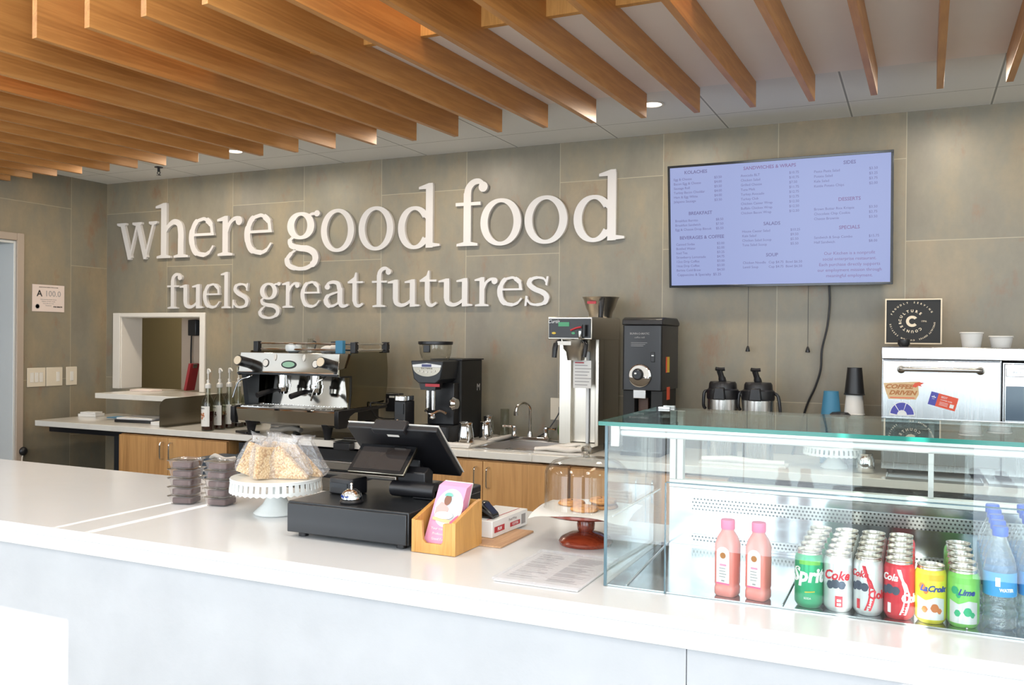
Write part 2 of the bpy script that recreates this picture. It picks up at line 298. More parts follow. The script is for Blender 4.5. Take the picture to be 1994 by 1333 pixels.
# ------------------------------------------------------------------ mesh builder
def smooth_pts(pts, n=6, closed=False):
    P = [Vector(p) for p in pts]; out = []; k = len(P)
    rng = range(k if closed else k-1)
    for i in rng:
        a = P[(i-1) % k] if closed or i > 0 else P[0]; b = P[i]; c = P[(i+1) % k]; d = P[(i+2) % k] if closed or i+2 < k else P[-1]
        for j in range(n):
            t = j/n
            out.append(.5*((2*b)+(c-a)*t+(2*a-5*b+4*c-d)*t*t+(3*b-a-3*c+d)*t**3))
    if not closed: out.append(P[-1])
    return out
class B:
    def __init__(s): s.v = []; s.f = []; s.mi = []; s.M = Matrix(); s.k = 0
    def add(s, vs, fs):
        o = len(s.v); s.v += [tuple(s.M @ Vector(v)) for v in vs]; s.f += [tuple(i+o for i in f) for f in fs]; s.mi += [s.k]*len(fs); return s
    def mat(s, k): s.k = k; return s
    def at(s, loc=(0, 0, 0), rot=(0, 0, 0)):
        from mathutils import Euler
        s.M = Matrix.Translation(loc) @ Euler(rot).to_matrix().to_4x4(); return s
    def box(s, x0, x1, y0, y1, z0, z1):
        return s.add([(x0, y0, z0), (x1, y0, z0), (x1, y1, z0), (x0, y1, z0), (x0, y0, z1), (x1, y0, z1), (x1, y1, z1), (x0, y1, z1)],
                     [(0, 3, 2, 1), (4, 5, 6, 7), (0, 1, 5, 4), (1, 2, 6, 5), (2, 3, 7, 6), (3, 0, 4, 7)])
    def rbox(s, x0, x1, y0, y1, z0, z1, r=.01, n=4):
        """box with rounded upright edges"""
        poly = []
        for cx, cy, a0 in ((x1-r, y1-r, 0), (x0+r, y1-r, 90), (x0+r, y0+r, 180), (x1-r, y0+r, 270)):
            for i in range(n+1): a = radians(a0+90*i/n); poly.append((cx+r*cos(a), cy+r*sin(a)))
        return s.prism(poly, z0, z1)
    def prism(s, poly, z0, z1, ax='Z'):
        n = len(poly)
        def q(p, z): return (p[0], p[1], z) if ax == 'Z' else ((p[0], z, p[1]) if ax == 'Y' else (z, p[0], p[1]))
        return s.add([q(p, z0) for p in poly]+[q(p, z1) for p in poly],
                     [tuple(range(n))[::-1], tuple(range(n, 2*n))]+[(i, (i+1) % n, n+(i+1) % n, n+i) for i in range(n)])
    def lathe(s, prof, c=(0, 0, 0), n=28, ax='Z', close=True, wob=None):
        vs = []; fs = []
        for (r, z) in prof:
            for i in range(n):
                a = 2*pi*i/n; rr_ = r*(1+(wob(a, z) if wob else 0)); p = (rr_*cos(a), rr_*sin(a), z)
                if ax == 'Y': p = (p[0], p[2], p[1])
                if ax == 'X': p = (p[2], p[0], p[1])
                vs.append((p[0]+c[0], p[1]+c[1], p[2]+c[2]))
        k = len(prof)
        for j in range(k-1):
            for i in range(n): fs.append((j*n+i, j*n+(i+1) % n, (j+1)*n+(i+1) % n, (j+1)*n+i))
        if close:
            if prof[0][0] > 1e-5: fs.append(tuple(range(n))[::-1])
            if prof[-1][0] > 1e-5: fs.append(tuple((k-1)*n+i for i in range(n)))
        return s.add(vs, fs)
    def cyl(s, c, r, h, n=24, ax='Z', r2=None): return s.lathe([(r, 0), (r if r2 is None else r2, h)], c, n, ax)
    def disc(s, c, rx, rz, y0, y1, n=28):
        return s.prism([(c[0]+rx*cos(2*pi*i/n), c[1]+rz*sin(2*pi*i/n)) for i in range(n)], y0, y1, 'Y')
    def sphere(s, c, rx, ry=None, rz=None, n=16):
        ry = ry or rx; rz = rz or rx; vs = []; fs = []; m_ = n//2
        for j in range(m_+1):
            t = pi*j/m_
            for i in range(n): a = 2*pi*i/n; vs.append((c[0]+rx*sin(t)*cos(a), c[1]+ry*sin(t)*sin(a), c[2]+rz*cos(t)))
        for j in range(m_):
            for i in range(n): fs.append((j*n+i, (j+1)*n+i, (j+1)*n+(i+1) % n, j*n+(i+1) % n))
        return s.add(vs, fs)
    def tube(s, pts, r, n=8, sm=5, flat=1.0):
        P = smooth_pts(pts, sm) if sm else [Vector(p) for p in pts]; rings = []
        up = Vector((0, 0, 1)); prev = None
        for i, p in enumerate(P):
            d = (P[min(i+1, len(P)-1)]-P[max(i-1, 0)]).normalized()
            a = d.cross(up if prev is None else prev.cross(d).normalized()) if False else None
            if prev is None:
                x = d.cross(Vector((0, 0, 1)) if abs(d.z) < .9 else Vector((0, 1, 0))).normalized()
            else: x = (prev-d*prev.dot(d)).normalized()
            prev = x; y = d.cross(x); rad = r[min(i*len(r)//len(P), len(r)-1)] if isinstance(r, (list, tuple)) else r
            rings.append([p+x*rad*cos(2*pi*k/n)+y*rad*flat*sin(2*pi*k/n) for k in range(n)])
        vs = [v for g in rings for v in g]; k = len(rings); fs = [(j*n+i, j*n+(i+1) % n, (j+1)*n+(i+1) % n, (j+1)*n+i) for j in range(k-1) for i in range(n)]
        fs += [tuple(range(n))[::-1], tuple((k-1)*n+i for i in range(n))]
        return s.add(vs, fs)
    def text(s, string, size, loc, rot=(pi/2, 0, 0), align='CENTER', ext=.0006, sx=1.0, bold=0., wrap=None, shear=0.):
        cu = bpy.data.curves.new('t', 'FONT'); cu.body = string; cu.size = size; cu.align_x = align; cu.align_y = 'CENTER'
        cu.extrude = ext; cu.offset = bold; cu.resolution_u = 2; cu.shear = shear
        o = bpy.data.objects.new('t', cu); COL.objects.link(o)
        dg = bpy.context.evaluated_depsgraph_get(); me = o.evaluated_get(dg).to_mesh()
        vs = [Vector((v.co.x*sx, v.co.y, v.co.z)) for v in me.vertices]; fs = [tuple(p.vertices) for p in me.polygons]
        o.evaluated_get(dg).to_mesh_clear(); bpy.data.objects.remove(o); bpy.data.curves.remove(cu)
        if wrap:                                       # wrap round an upright cylinder of radius wrap about the loc
            vs = [Vector(((wrap+v.z)*sin(v.x/wrap), -(wrap+v.z)*cos(v.x/wrap), v.y)) for v in vs]
            from mathutils import Euler
            T = Matrix.Translation(loc) @ Matrix.Rotation(rot if not isinstance(rot, tuple) else 0, 4, 'Z')
        else:
            from mathutils import Euler
            T = Matrix.Translation(loc) @ Euler(rot).to_matrix().to_4x4()
        return s.add([T @ v for v in vs], fs)
    def build(s, name, mats, parent=None, bevel=0., smooth=True, ang=35, loc=None, rz=0):
        me = bpy.data.meshes.new(name); me.from_pydata(s.v, [], s.f); me.update()
        for q in (mats if isinstance(mats, (list, tuple)) else [mats]): me.materials.append(q)
        if isinstance(mats, (list, tuple)): me.polygons.foreach_set('material_index', s.mi)
        if smooth:
            me.polygons.foreach_set('use_smooth', [True]*len(me.polygons))
            try: me.set_sharp_from_angle(angle=radians(ang))
            except Exception: pass
        me.validate(); o = bpy.data.objects.new(name, me); COL.objects.link(o)
        if parent is not None: o.parent = parent
        if loc is not None: o.location = loc
        o.rotation_euler.z = rz
        if bevel:
            b = o.modifiers.new('bevel', 'BEVEL'); b.width = bevel; b.segments = 2; b.limit_method = 'ANGLE'; b.angle_limit = radians(50)
        return o
def tag(o, label, cat, group=None, kind=None):
    o['label'] = label; o['category'] = cat
    if group: o['group'] = group
    if kind: o['kind'] = kind
    return o
def thing(name, label, cat, loc=(0, 0, 0), rz=0., group=None):
    o = bpy.data.objects.new(name, None); COL.objects.link(o); o.empty_display_size = .05
    o.location = loc; o.rotation_euler.z = rz; return tag(o, label, cat, group)
def struct(o): o['kind'] = 'structure'; return o
def dup(root, loc, label, rz=None, group=None):
    def cp(o, par):
        c = o.copy(); COL.objects.link(c); c.parent = par
        for ch in [q for q in bpy.data.objects if q.parent == o]: cp(ch, c)
        return c
    r = cp(root, None); r.location = loc; r['label'] = label
    if rz is not None: r.rotation_euler.z = rz
    if group: r['group'] = group
    return r
ORD = ['first', 'second', 'third', 'fourth', 'fifth', 'sixth', 'seventh', 'eighth', 'ninth', 'tenth', 'eleventh', 'twelfth', 'thirteenth',
       'fourteenth', 'fifteenth', 'sixteenth', 'seventeenth', 'eighteenth', 'nineteenth', 'twentieth', 'twenty-first', 'twenty-second',
       'twenty-third', 'twenty-fourth', 'twenty-fifth', 'twenty-sixth', 'twenty-seventh', 'twenty-eighth']
ZC = 2.638; ZW = .914; ZK = .95
# ================================================================== SETTING
struct(B().box(-3, 9.1, -6.6, 3.2, -.1, 0).build('floor', M['floor'], smooth=False))
wx0, wx1, wz0, wz1 = .16, .943, 1.10, 1.635                     # pass-through opening
b = B(); b.box(-.13, wx0, 0, .15, 0, 3.2); b.box(wx1, 9, 0, .15, 0, 3.2); b.box(wx0, wx1, 0, .15, 0, wz0); b.box(wx0, wx1, 0, .15, wz1, 3.2)
struct(b.build('wall_back', M['tile_x'], smooth=False))
b = B(); b.box(-.13, 0, -.687, 0, 0, 3.2); b.box(-.13, 0, -1.75, -.687, 2.187, 3.2); b.box(-.13, 0, -6.5, -1.75, 0, 3.2)
struct(b.build('wall_left', M['tile_y'], smooth=False))
struct(B().box(9, 9.1, -6.6, .15, 0, 3.3).build('wall_right', M['outside_wall'], smooth=False))
# pass-through trim
b = B(); o_ = .072
b.box(wx0-o_, wx0, -.018, 0, wz0-.0, wz1+.03); b.box(wx1, wx1+.047, -.018, 0, wz0, wz1+.03); b.box(wx0, wx1, -.018, 0, wz1, wz1+.03)
b.box(wx0-.02, wx0+.004, -.004, .19, wz0, wz1); b.box(wx1-.004, wx1+.01, -.004, .16, wz0, wz1); b.box(wx0, wx1, -.004, .16, wz1-.004, wz1+.004)
struct(b.build('trim_1', M['white'], bevel=.003))
# door frame on the left wall
b = B(); b.box(-.002, .016, -.74, -.687, 0, 2.187); b.box(-.002, .016, -1.75, -.74, 2.135, 2.187)
struct(b.build('trim_2', M['beige'], bevel=.004))
b = B(); b.box(-.16, .0, -.755, -.735, 0, 2.135); b.box(-.16, 0, -1.75, -.755, 2.115, 2.135)
struct(b.build('door_1', M['greypaint'], bevel=.003))
# kitchen and side room behind the openings
b = B(); b.box(-3, 3.0, 1.95, 2.05, 0, 3); b.box(-3.05, -2.95, .15, 2.0, 0, 3)
struct(b.build('wall_kitchen', M['olive'], smooth=False))
struct(B().box(-3, 3, .15, 2.05, 2.7, 2.8).build('ceiling.001', M['soffit'], smooth=False))
b = B(); b.box(.475, .66, .28, .40, 0, 2.7)
struct(b.build('wall_pillar', M['beige'], smooth=False))
b = B(); b.box(-1.6, -1.5, -6.4, .15, 0, 2.8); b.box(-3.1, -.13, .0, .15, 0, 2.8); struct(b.build('wall_corridor', M['darkroom'], smooth=False))  # near-black walls: the side room's darkness is put into their colour
struct(B().box(-3.1, -.13, -6.6, .15, 2.8, 2.9).build('ceiling.004', M['soffit'], smooth=False))  # unseen roof added to keep the sun out of the side room
# ceilings
struct(B().box(-.13, 9, -.83, .0, ZC, ZC+.1).build('ceiling', M['ceil'], smooth=False))
struct(B().box(-.13, 9, -1.90, -.83, ZC-.002, ZC+.1).build('ceiling.002', M['soffit'], smooth=False))
b = B().box(0, 9, -1.925, -1.90, ZC-.012, 3.14); struct(b.build('trim_3', M['bamboo'], smooth=False))
struct(B().box(-.13, 9.1, -6.6, -1.925, 3.14, 3.24).build('ceiling.003', M['soffit'], smooth=False))
# storefront wall behind the camera: unseen, gaps shaped to throw the sun streaks
b = B(); lo_ = -3.1
for a, c, zl in [(3.333, 3.347, 2.525), (3.462, 3.484, 2.525), (5.434, 5.450, 2.50), (5.560, 5.592, 2.455), (9, 9, 0)]:
    b.box(lo_, a, -6.42, -6.40, 2.455, 3.14)
    if zl > 2.46: b.box(a, c, -6.42, -6.40, 2.455, zl)
    lo_ = c
b.box(-3.1, 9, -6.42, -6.40, 2.27, 2.455); b.box(-3.1, 2.3, -6.42, -6.40, 0, 2.27); b.box(3.38, 9, -6.42, -6.40, 0, 2.27)
struct(b.build('wall_front', M['shade'], smooth=False))

# service counter along the front
FX0, FX1 = .75, 7.2
top = thing('service_counter', 'long white quartz service counter with pale concrete front', 'counter', (0, 0, 0))
b = B().box(FX0, FX1, -3.035, -2.18, .924, ZK); b.build('countertop', M['quartz'], top, bevel=.003)
b = B().box(FX0, FX1, -3.0352, -2.99, .888, .9242); b.build('edge_apron', M['quartz'], top, bevel=.002)
b = B()
for x0, x1 in ((FX0, 2.9), (2.9, 5.1585), (5.1605, FX1)): b.box(x0, x1, -3.02, -2.98, .0, .887)
b.build('front_panel', M['frontpanel'], top, smooth=False)
B().box(FX0+.02, FX1-.02, -2.98, -2.25, 0, .922).build('body', M['counterback'], top, smooth=False)
# back worktop with sink cut-out
wt = thing('back_worktop', 'long veined pale stone worktop along the tiled back wall', 'worktop')
sx0, sx1, sy0, sy1 = 3.44, 3.80, -.57, -.16
b = B(); b.box(.10, sx0, -.665, -.002, .876, ZW); b.box(sx1, 7.2, -.665, -.002, .876, ZW); b.box(sx0, sx1, -.665, sy0, .876, ZW); b.box(sx0, sx1, sy1, -.002, .876, ZW)
b.build('slab', M['marble'], wt, bevel=.003)
B().box(.16, .86, -.60, -.03, .835, .875).build('support_bracket', M['black'], wt)
B().box(.78, .86, -.60, -.02, 0, .834).build('side_panel', M['dark'], wt)
# base cabinets
def cabinet(x0, x1, label, split, h1, h2):
    t = thing('base_cabinet', label, 'cabinet', (x0, -.625, 0))
    W_ = x1-x0; B().box(0, W_, .0, .6, .08, .862).build('body', M['cab'], t, smooth=False)
    B().box(0, W_, .02, .05, 0, .08).build('toe_kick', M['black'], t)
    for a, c, hx in ((0.002, split-x0-.002, h1-x0), (split-x0+.002, W_-.002, h2-x0)):
        d = B().box(a, c, -.02, -.001, .085, .858).build('door', M['cab'], t, bevel=.0015)
        B().tube([(hx, -.018, .722), (hx, -.045, .726), (hx, -.05, .75), (hx, -.05, .80), (hx, -.045, .825), (hx, -.018, .829)], .0045, 8, 4).build('handle', M['chrome'], d)
    return t
cabinet(.873, 1.779, 'light maple base cabinet with two doors below the syrup bottles', 1.30, 1.262, 1.338)
cabinet(3.03, 3.99, 'light maple base cabinet with two doors under the sink', 3.512, 3.476, 3.548)
cabinet(4.0, 4.78, 'light maple base cabinet seen through the glass case', 4.39, 4.35, 4.43)
t = thing('undercounter_fridge', 'black and steel undercounter appliance below the espresso machine', 'fridge', (1.86, -.63, 0))
B().box(0, 1.14, 0, .6, .06, .86).build('body', M['black'], t)
B().box(0.01, .56, -.03, -.002, .09, .74).build('door', M['steel'], t, bevel=.003); B().box(.58, 1.13, -.03, -.002, .09, .74).build('door', M['steel'], t, bevel=.003)
B().box(.01, 1.13, -.032, -.002, .752, .80).build('control_strip', M['steel'], t, bevel=.003)
B().box(.02, 1.12, -.05, -.03, .705, .725).build('door_pull', M['dark'], t, bevel=.003)
t = thing('undercounter_fridge', 'dark undercounter fridge below the worktop behind the drinks', 'fridge', (4.80, -.63, 0))
B().box(0, 1.7, 0, .6, .06, .86).build('body', M['dark'], t); B().box(.02, 1.68, -.03, -.002, .09, .78).build('door', M['steel'], t, bevel=.003)

# ------------------------------------------------------------------ ceiling slats
ZB = 2.5244
def slat(x, dx, label, front=-2.70):
    y0 = -.8173; L = abs(front-y0); b = B(); b.prism([(0, ZB), (0, ZC-.003), (-(1.90+y0)-.0, ZC-.003), (-(1.90+y0), 3.135), (-L, 3.135), (-L, ZB)], -.026, 0, 'X')
    o = b.build('ceiling_slat', M['slat'], None, smooth=False, loc=(x, y0, 0), bevel=.001); o.rotation_euler.z = atan2(dx, L)
    return tag(o, label, 'ceiling slat', 'wooden slats under the ceiling')
slx = {-1: 2.688, -2: 2.437, -3: 2.19, -4: 1.94, -5: 1.705, -6: 1.45, -7: 1.215, -8: .975, -9: .73, -10: .50, -11: .265, -12: .05}
order = list(range(12, -13, -1))
for k, i in enumerate(order):
    x = slx.get(i, 5.9033-(12-i)*.246); dx = -(.150-.0125*i) if i >= 0 else {-1: -.13, -2: -.17, -3: -.155, -4: -.17, -5: -.19, -6: -.155, -7: -.17, -8: -.19, -9: -.15, -10: -.15, -11: -.12, -12: -.05}[i]
    lab = ('wooden ceiling slat at the right edge of the picture' if k == 0 else 'wooden ceiling slat at the far left, last of the row' if i == -12
           else 'long wooden ceiling slat, %s of the row counted from the right' % ORD[k])
    slat(x, dx, lab, -2.70 if i > -9 else (-2.70))

# ------------------------------------------------------------------ downlights, sprinkler
def downlight(x, y, label):
    t = thing('recessed_downlight', label, 'ceiling light', (x, y, ZC))
    B().lathe([(.055, -.001), (.058, -.006), (.046, -.006), (.045, .0)], n=28).build('trim_ring', M['white'], t)
    B().cyl((0, 0, -.003), .045, .002, 28).build('lens', M['lamp'], t)
downlight(1.75, -.565, 'round glowing ceiling downlight among the slats above the word where')
downlight(4.40, -.63, 'small round ceiling downlight beside a slat above the word food')
t = thing('fire_sprinkler', 'small metal fire sprinkler hanging from the ceiling near the left corner', 'sprinkler', (.9, -.356, ZC))
B().cyl((0, 0, -.004), .028, .004, 20).cyl((0, 0, -.03), .009, .027, 12).tube([(-.001, 0, -.028), (-.014, 0, -.04), (0, 0, -.052)], .003, 6, 3).tube([(.001, 0, -.028), (.014, 0, -.04), (0, 0, -.052)], .003, 6, 3).build('body', M['dark'], t)
B().cyl((0, 0, -.056), .014, .003, 16).build('deflector', M['dark'], t)

# ------------------------------------------------------------------ wall lettering
def ell(cx, cz, rx, rz, n=28, a0=0, a1=360):
    return [(cx+rx*cos(radians(a0+(a1-a0)*i/n)), cz+rz*sin(radians(a0+(a1-a0)*i/n))) for i in range(n+(0 if a1-a0 == 360 else 1))]
A_, T_ = .094, .043
class G:
    def __init__(s): s.b = []          # list of (left points, right points, closed)
    def rib(s, pts, hw=None, closed=False, sm=10):
        P = [Vector((p[0], p[1], 0)) for p in pts]
        if sm: P = smooth_pts(P, sm, closed)
        n = len(P); Lf = []; Rt = []
        for i, p in enumerate(P):
            a = P[(i-1) % n] if closed or i else P[0]; c = P[(i+1) % n] if closed or i < n-1 else P[-1]
            d = (c-a).normalized(); nx, nz = -d.y, d.x; t = i/max(1, n-1)
            h = hypot(nx*A_, nz*T_) if hw is None else (hw(t) if callable(hw) else hw)
            Lf.append((p.x+nx*h, p.y+nz*h)); Rt.append((p.x-nx*h, p.y-nz*h))
        s.b.append((Lf, Rt, closed)); return s
    def ring(s, cx, cz, rx, rz): return s.rib(ell(cx, cz, rx, rz, 56), None, True, 0)
    def rect(s, x0, x1, z0, z1): s.b.append(([(x0, z0), (x0, z1)], [(x1, z0), (x1, z1)], False)); return s
    def poly(s, *p): s.b.append(('poly', list(p), None)); return s
    def ball(s, x, z, r): return s.poly(*ell(x, z, r, r, 16))
    def stem(s, x, z0, z1): return s.rect(x-A_, x+A_, z0, z1)
    def foot(s, x, h=.24, z=0): return s.poly((x-h, z), (x+h, z), (x+h, z+.055), (x+A_, z+.09), (x-A_, z+.09), (x-h, z+.055))
    def top(s, x, z=1, h=.24): return s.poly((x-h, z), (x-h, z-.055), (x-A_, z-.09), (x+A_, z-.09), (x+h, z-.055), (x+h, z))
    def flag(s, x, z): return s.poly((x+A_-.006, z-.16), (x+A_-.006, z), (x-.02, z), (x-A_-.19, z-.075), (x-A_-.19, z-.13), (x-A_, z-.13))
def glyph(c):
    g = G()
    if c == 'w':
        for (x0, x1, hw) in ((.20, .53, .088), (.86, 1.19, .088)): g.rib([(x0, .97), (x1, .02)], hw, sm=0)
        for (x0, x1) in ((.50, .84), (1.16, 1.52)): g.rib([(x0, .0), (x1, .97)], .038, sm=0)
        g.top(.17, 1, .2); g.top(.83, 1, .2); g.top(1.5, 1, .17); g.poly((.46, 0), (.56, 0), (.6, .12), (.44, .12)); g.poly((1.12, 0), (1.22, 0), (1.26, .12), (1.1, .12))
    elif c == 'h':
        g.stem(.3, 0, 1.42).flag(.3, 1.47).foot(.3); g.rib([(.33, .66), (.45, .84), (.64, .95), (.82, .88), (.88, .66), (.88, .4)], lambda t: .04+.054*min(1, t*1.4)); g.stem(.88, 0, .5).foot(.88)
    elif c == 'e':
        g.rib([(.86, .58), (.82, .82), (.64, .96), (.5, .97), (.26, .87), (.13, .52), (.24, .16), (.53, .05), (.74, .1), (.90, .27)], lambda t: [.05, .075, .045, .045, .075, .095, .085, .06, .045, .03][min(9, int(t*9.99))]); g.poly((.14, .54), (.93, .54), (.92, .61), (.14, .61))
    elif c == 'r':
        g.stem(.3, 0, .9).flag(.3, 1.02).foot(.3, .26); g.rib([(.34, .6), (.45, .82), (.6, .93), (.74, .95)], .05); g.ball(.77, .88, .115)
    elif c == 'g':
        g.ring(.45, .66, .27, .29); g.rib([(.62, .84), (.74, .93), (.86, .93)], .035); g.ball(.88, .94, .075)
        g.rib([(.30, .42), (.17, .32), (.2, .19), (.4, .12), (.66, .08), (.83, -.05), (.82, -.24), (.62, -.37), (.40, -.39), (.16, -.32), (.09, -.16), (.2, -.01), (.32, .08)], lambda t: [.035, .06, .07, .075, .08, .08, .075, .05, .045, .06, .07, .05, .03][min(12, int(t*12.99))])
    elif c == 'o': g.ring(.5, .5, .42, .475)
    elif c == 'd':
        g.rib(ell(.46, .47, .36, .45, 30, 35, 325), None, False, 0); g.stem(.86, .0, 1.42).flag(.86, 1.47); g.rib([(.72, .76), (.86, .66)], .05, sm=0); g.rib([(.72, .17), (.86, .24)], .04, sm=0)
        g.poly((.8, 0), (1.14, 0.03), (1.14, .08), (.95, .11), (.8, .12))
    elif c == 'f':
        g.stem(.34, 0, 1.18).foot(.34, .27); g.rib([(.34, 1.1), (.37, 1.28), (.48, 1.40), (.62, 1.43), (.72, 1.38)], lambda t: .094-.045*t); g.ball(.74, 1.30, .115); g.rect(.04, .68, .90, .975)
    elif c == 'u':
        g.stem(.26, .3, .9).flag(.26, 1.0); g.rib([(.26, .34), (.3, .14), (.48, .06), (.68, .12), (.86, .28)], lambda t: .094-.055*t); g.stem(.88, .0, .9).flag(.88, 1.0); g.poly((.82, 0), (1.14, .02), (1.14, .075), (.97, .1), (.82, .12))
    elif c == 'l': g.stem(.3, 0, 1.42).flag(.3, 1.47).foot(.3)
    elif c == 's':
        g.rib([(.70, .80), (.6, .93), (.40, .96), (.22, .89), (.19, .73), (.34, .58), (.58, .46), (.70, .32), (.66, .12), (.44, .04), (.22, .08), (.1, .24)], lambda t: [.03, .04, .05, .07, .08, .085, .085, .08, .07, .05, .04, .03][min(11, int(t*11.99))])
        g.poly((.66, .72), (.72, .68), (.76, 1.0), (.70, 1.0)); g.poly((.04, 0), (.10, 0), (.14, .33), (.07, .35))
    elif c == 'a':
        g.rib([(.68, .60), (.42, .53), (.2, .42), (.15, .24), (.25, .07), (.42, .06), (.60, .16), (.68, .25)], lambda t: [.035, .045, .07, .09, .08, .05, .04, .035][min(7, int(t*7.99))]); g.ball(.2, .78, .1)
        g.rib([(.17, .8), (.25, .92), (.43, .96), (.60, .9), (.66, .7)], lambda t: .04+.05*t); g.stem(.68, .14, .74); g.rib([(.68, .2), (.74, .07), (.86, .05), (.98, .1)], lambda t: .09-.05*t)
    elif c == 't':
        g.stem(.34, .22, 1.0); g.poly((.25, .97), (.43, .97), (.43, 1.30), (.37, 1.30), (.31, 1.13), (.06, .97)); g.rect(.04, .70, .90, .975); g.rib([(.34, .28), (.40, .1), (.54, .05), (.70, .14)], lambda t: .094-.055*t)
    return g.b
def letter(c, x0, x1, zb, xh, label):
    gl = glyph(c); pts = [p for L_, R_, cl in gl for p in (R_ if L_ == 'poly' else L_+R_)]; mn = min(p[0] for p in pts); mx_ = max(p[0] for p in pts)
    sc = (x1-x0)/(mx_-mn); f = lambda p: ((p[0]-mn)*sc, p[1]*xh); b = B(); y0, y1 = -.022, -.001
    for n_, (L_, R_, cl) in enumerate(gl):
        e = n_*.00008
        if L_ == 'poly': b.prism([f(p) for p in R_], y0-e, y1, 'Y'); continue
        n = len(L_); vs = [(f(p)[0], y0-e, f(p)[1]) for p in L_]+[(f(p)[0], y0-e, f(p)[1]) for p in R_]+[(f(p)[0], y1, f(p)[1]) for p in L_]+[(f(p)[0], y1, f(p)[1]) for p in R_]; fs = []
        for i in range(n if cl else n-1):
            j = (i+1) % n; fs += [(i, n+i, n+j, j), (2*n+i, 2*n+j, 3*n+j, 3*n+i), (i, j, 2*n+j, 2*n+i), (n+i, 3*n+i, 3*n+j, n+j)]
        if not cl: fs += [(0, 2*n, 3*n, n), (n-1, 2*n-1, 4*n-1, 3*n-1)]
        b.add(vs, fs)
    tag(b.build('wall_letter', M['letter'], None, smooth=False, loc=(x0, 0, zb)), label, 'letter', 'white letters of the wall slogan')
L1 = [('w', .13, .534, 'where'), ('h', .519, .833, 'where'), ('e', .841, 1.075, 'where'), ('r', 1.103, 1.329, 'where'), ('e', 1.347, 1.588, 'where'), ('g', 1.696, 1.984, 'good'), ('o', 1.994, 2.256, 'good'), ('o', 2.291, 2.554, 'good'), ('d', 2.588, 2.889, 'good'), ('f', 3.0, 3.217, 'food'), ('o', 3.17, 3.439, 'food'), ('o', 3.461, 3.731, 'food'), ('d', 3.769, 4.073, 'food')]
L2 = [('f', .637, .778, 'fuels'), ('u', .757, .98, 'fuels'), ('e', .977, 1.133, 'fuels'), ('l', 1.14, 1.23, 'fuels'), ('s', 1.242, 1.39, 'fuels'), ('g', 1.475, 1.664, 'great'), ('r', 1.678, 1.823, 'great'), ('e', 1.831, 1.989, 'great'), ('a', 2.019, 2.216, 'great'), ('t', 2.21, 2.331, 'great'), ('f', 2.397, 2.54, 'futures'), ('u', 2.516, 2.75, 'futures'), ('t', 2.75, 2.873, 'futures'), ('u', 2.884, 3.12, 'futures'), ('r', 3.134, 3.288, 'futures'), ('e', 3.286, 3.452, 'futures'), ('s', 3.465, 3.623, 'futures')]
for rowL, zb, xh, size in ((L1, 2.060, .272, 'large'), (L2, 1.694, .172, 'smaller')):
    seen = {}
    for c, x0, x1, wd in rowL:
        k = seen.get((c, wd), 0); seen[(c, wd)] = k+1; rep = sum(1 for q in rowL if q[0] == c and q[3] == wd)
        letter(c, x0, x1, zb, xh, ('%s white serif letter %s, %sof the word %s on the wall' % (size, c, (ORD[k]+' '+c+' ') if rep > 1 else '', wd)))
# ================================================================== WALL THINGS
# menu television, tilted forward
TVW, TVH = 1.105, .645
tv = thing('wall_television', 'wide wall-mounted menu screen with lavender menu and black frame', 'television', (4.355, -.075, 1.785)); tv.rotation_euler.x = radians(5.5)
b = B(); b.box(0, TVW, -.03, .0, 0, .012); b.box(0, TVW, -.03, .0, TVH-.012, TVH); b.box(0, .012, -.03, 0, .012, TVH-.012); b.box(TVW-.012, TVW, -.03, 0, .012, TVH-.012); b.build('bezel', M['blackgloss'], tv, bevel=.001)
B().box(.02, TVW-.02, -.02, .02, .015, TVH-.015).build('casing', M['black'], tv)
B().box(.012, TVW-.012, -.027, -.021, .012, TVH-.012).build('screen', M['screen'], tv, smooth=False)
B().box(TVW/2-.15, TVW/2+.15, .02, .045, .12, .42).build('wall_bracket', M['dark'], tv)
bt = B(); bh = B(); br = B()
def mrow(x, y, s_, price=None, px=None, sz=.0175, tgt=None):
    (tgt or bt).text(s_, sz, (x*TVW, -.0275, TVH*(1-y)), align='LEFT', ext=.0002)
    if price: bt.text(price, sz, (px*TVW, -.0275, TVH*(1-y)), align='LEFT', ext=.0002)
def mhead(x, y, s_, rose=None):
    q = B().text(s_, .024, (x*TVW, -.0275, TVH*(1-y)), ext=.0002, bold=.0004)
    q.build('menu_heading', M['screenred' if rose else 'screentext'], tv, smooth=False)
mhead(.135, .062, 'KOLACHES'); y = .115
for s_, p_ in (('Egg & Cheese', '$3.50'), ('Bacon Egg & Cheese', '$4.00'), ('Sausage Roll', '$3.50'), ('Turkey Bacon Cheddar', '$4.00'), ('Ham & Egg White', '$4.00'), ('Jalapeno Sausage', '$3.50')): mrow(.028, y, s_, p_, .222); y += .036
mhead(.155, .395, 'BREAKFAST'); y = .452
for s_, p_ in (('Breakfast Burrito', '$8.50'), ('Breakfast Sandwich', '$7.50'), ('Egg & Cheese Drop Biscuit', '$5.50')): mrow(.033, y, s_, p_, .228); y += .036
mhead(.16, .592, 'BEVERAGES & COFFEE'); y = .645
for s_, p_ in (('Canned Sodas', '$2.00'), ('Bottled Water', '$2.00'), ('Iced Tea', '$3.25'), ('Strawberry Lemonade', '$4.75'), ('12oz Drip Coffee', '$3.00'), ('16oz Drip Coffee', '$3.50'), ('Barista Cold Brew', '$4.50')): mrow(.036, y, s_, p_, .232); y += .0355
mrow(.04, y+.002, 'Cappuccino & Specialty  $5.25', sz=.019)
mhead(.475, .062, 'SANDWICHES & WRAPS', br); y = .118
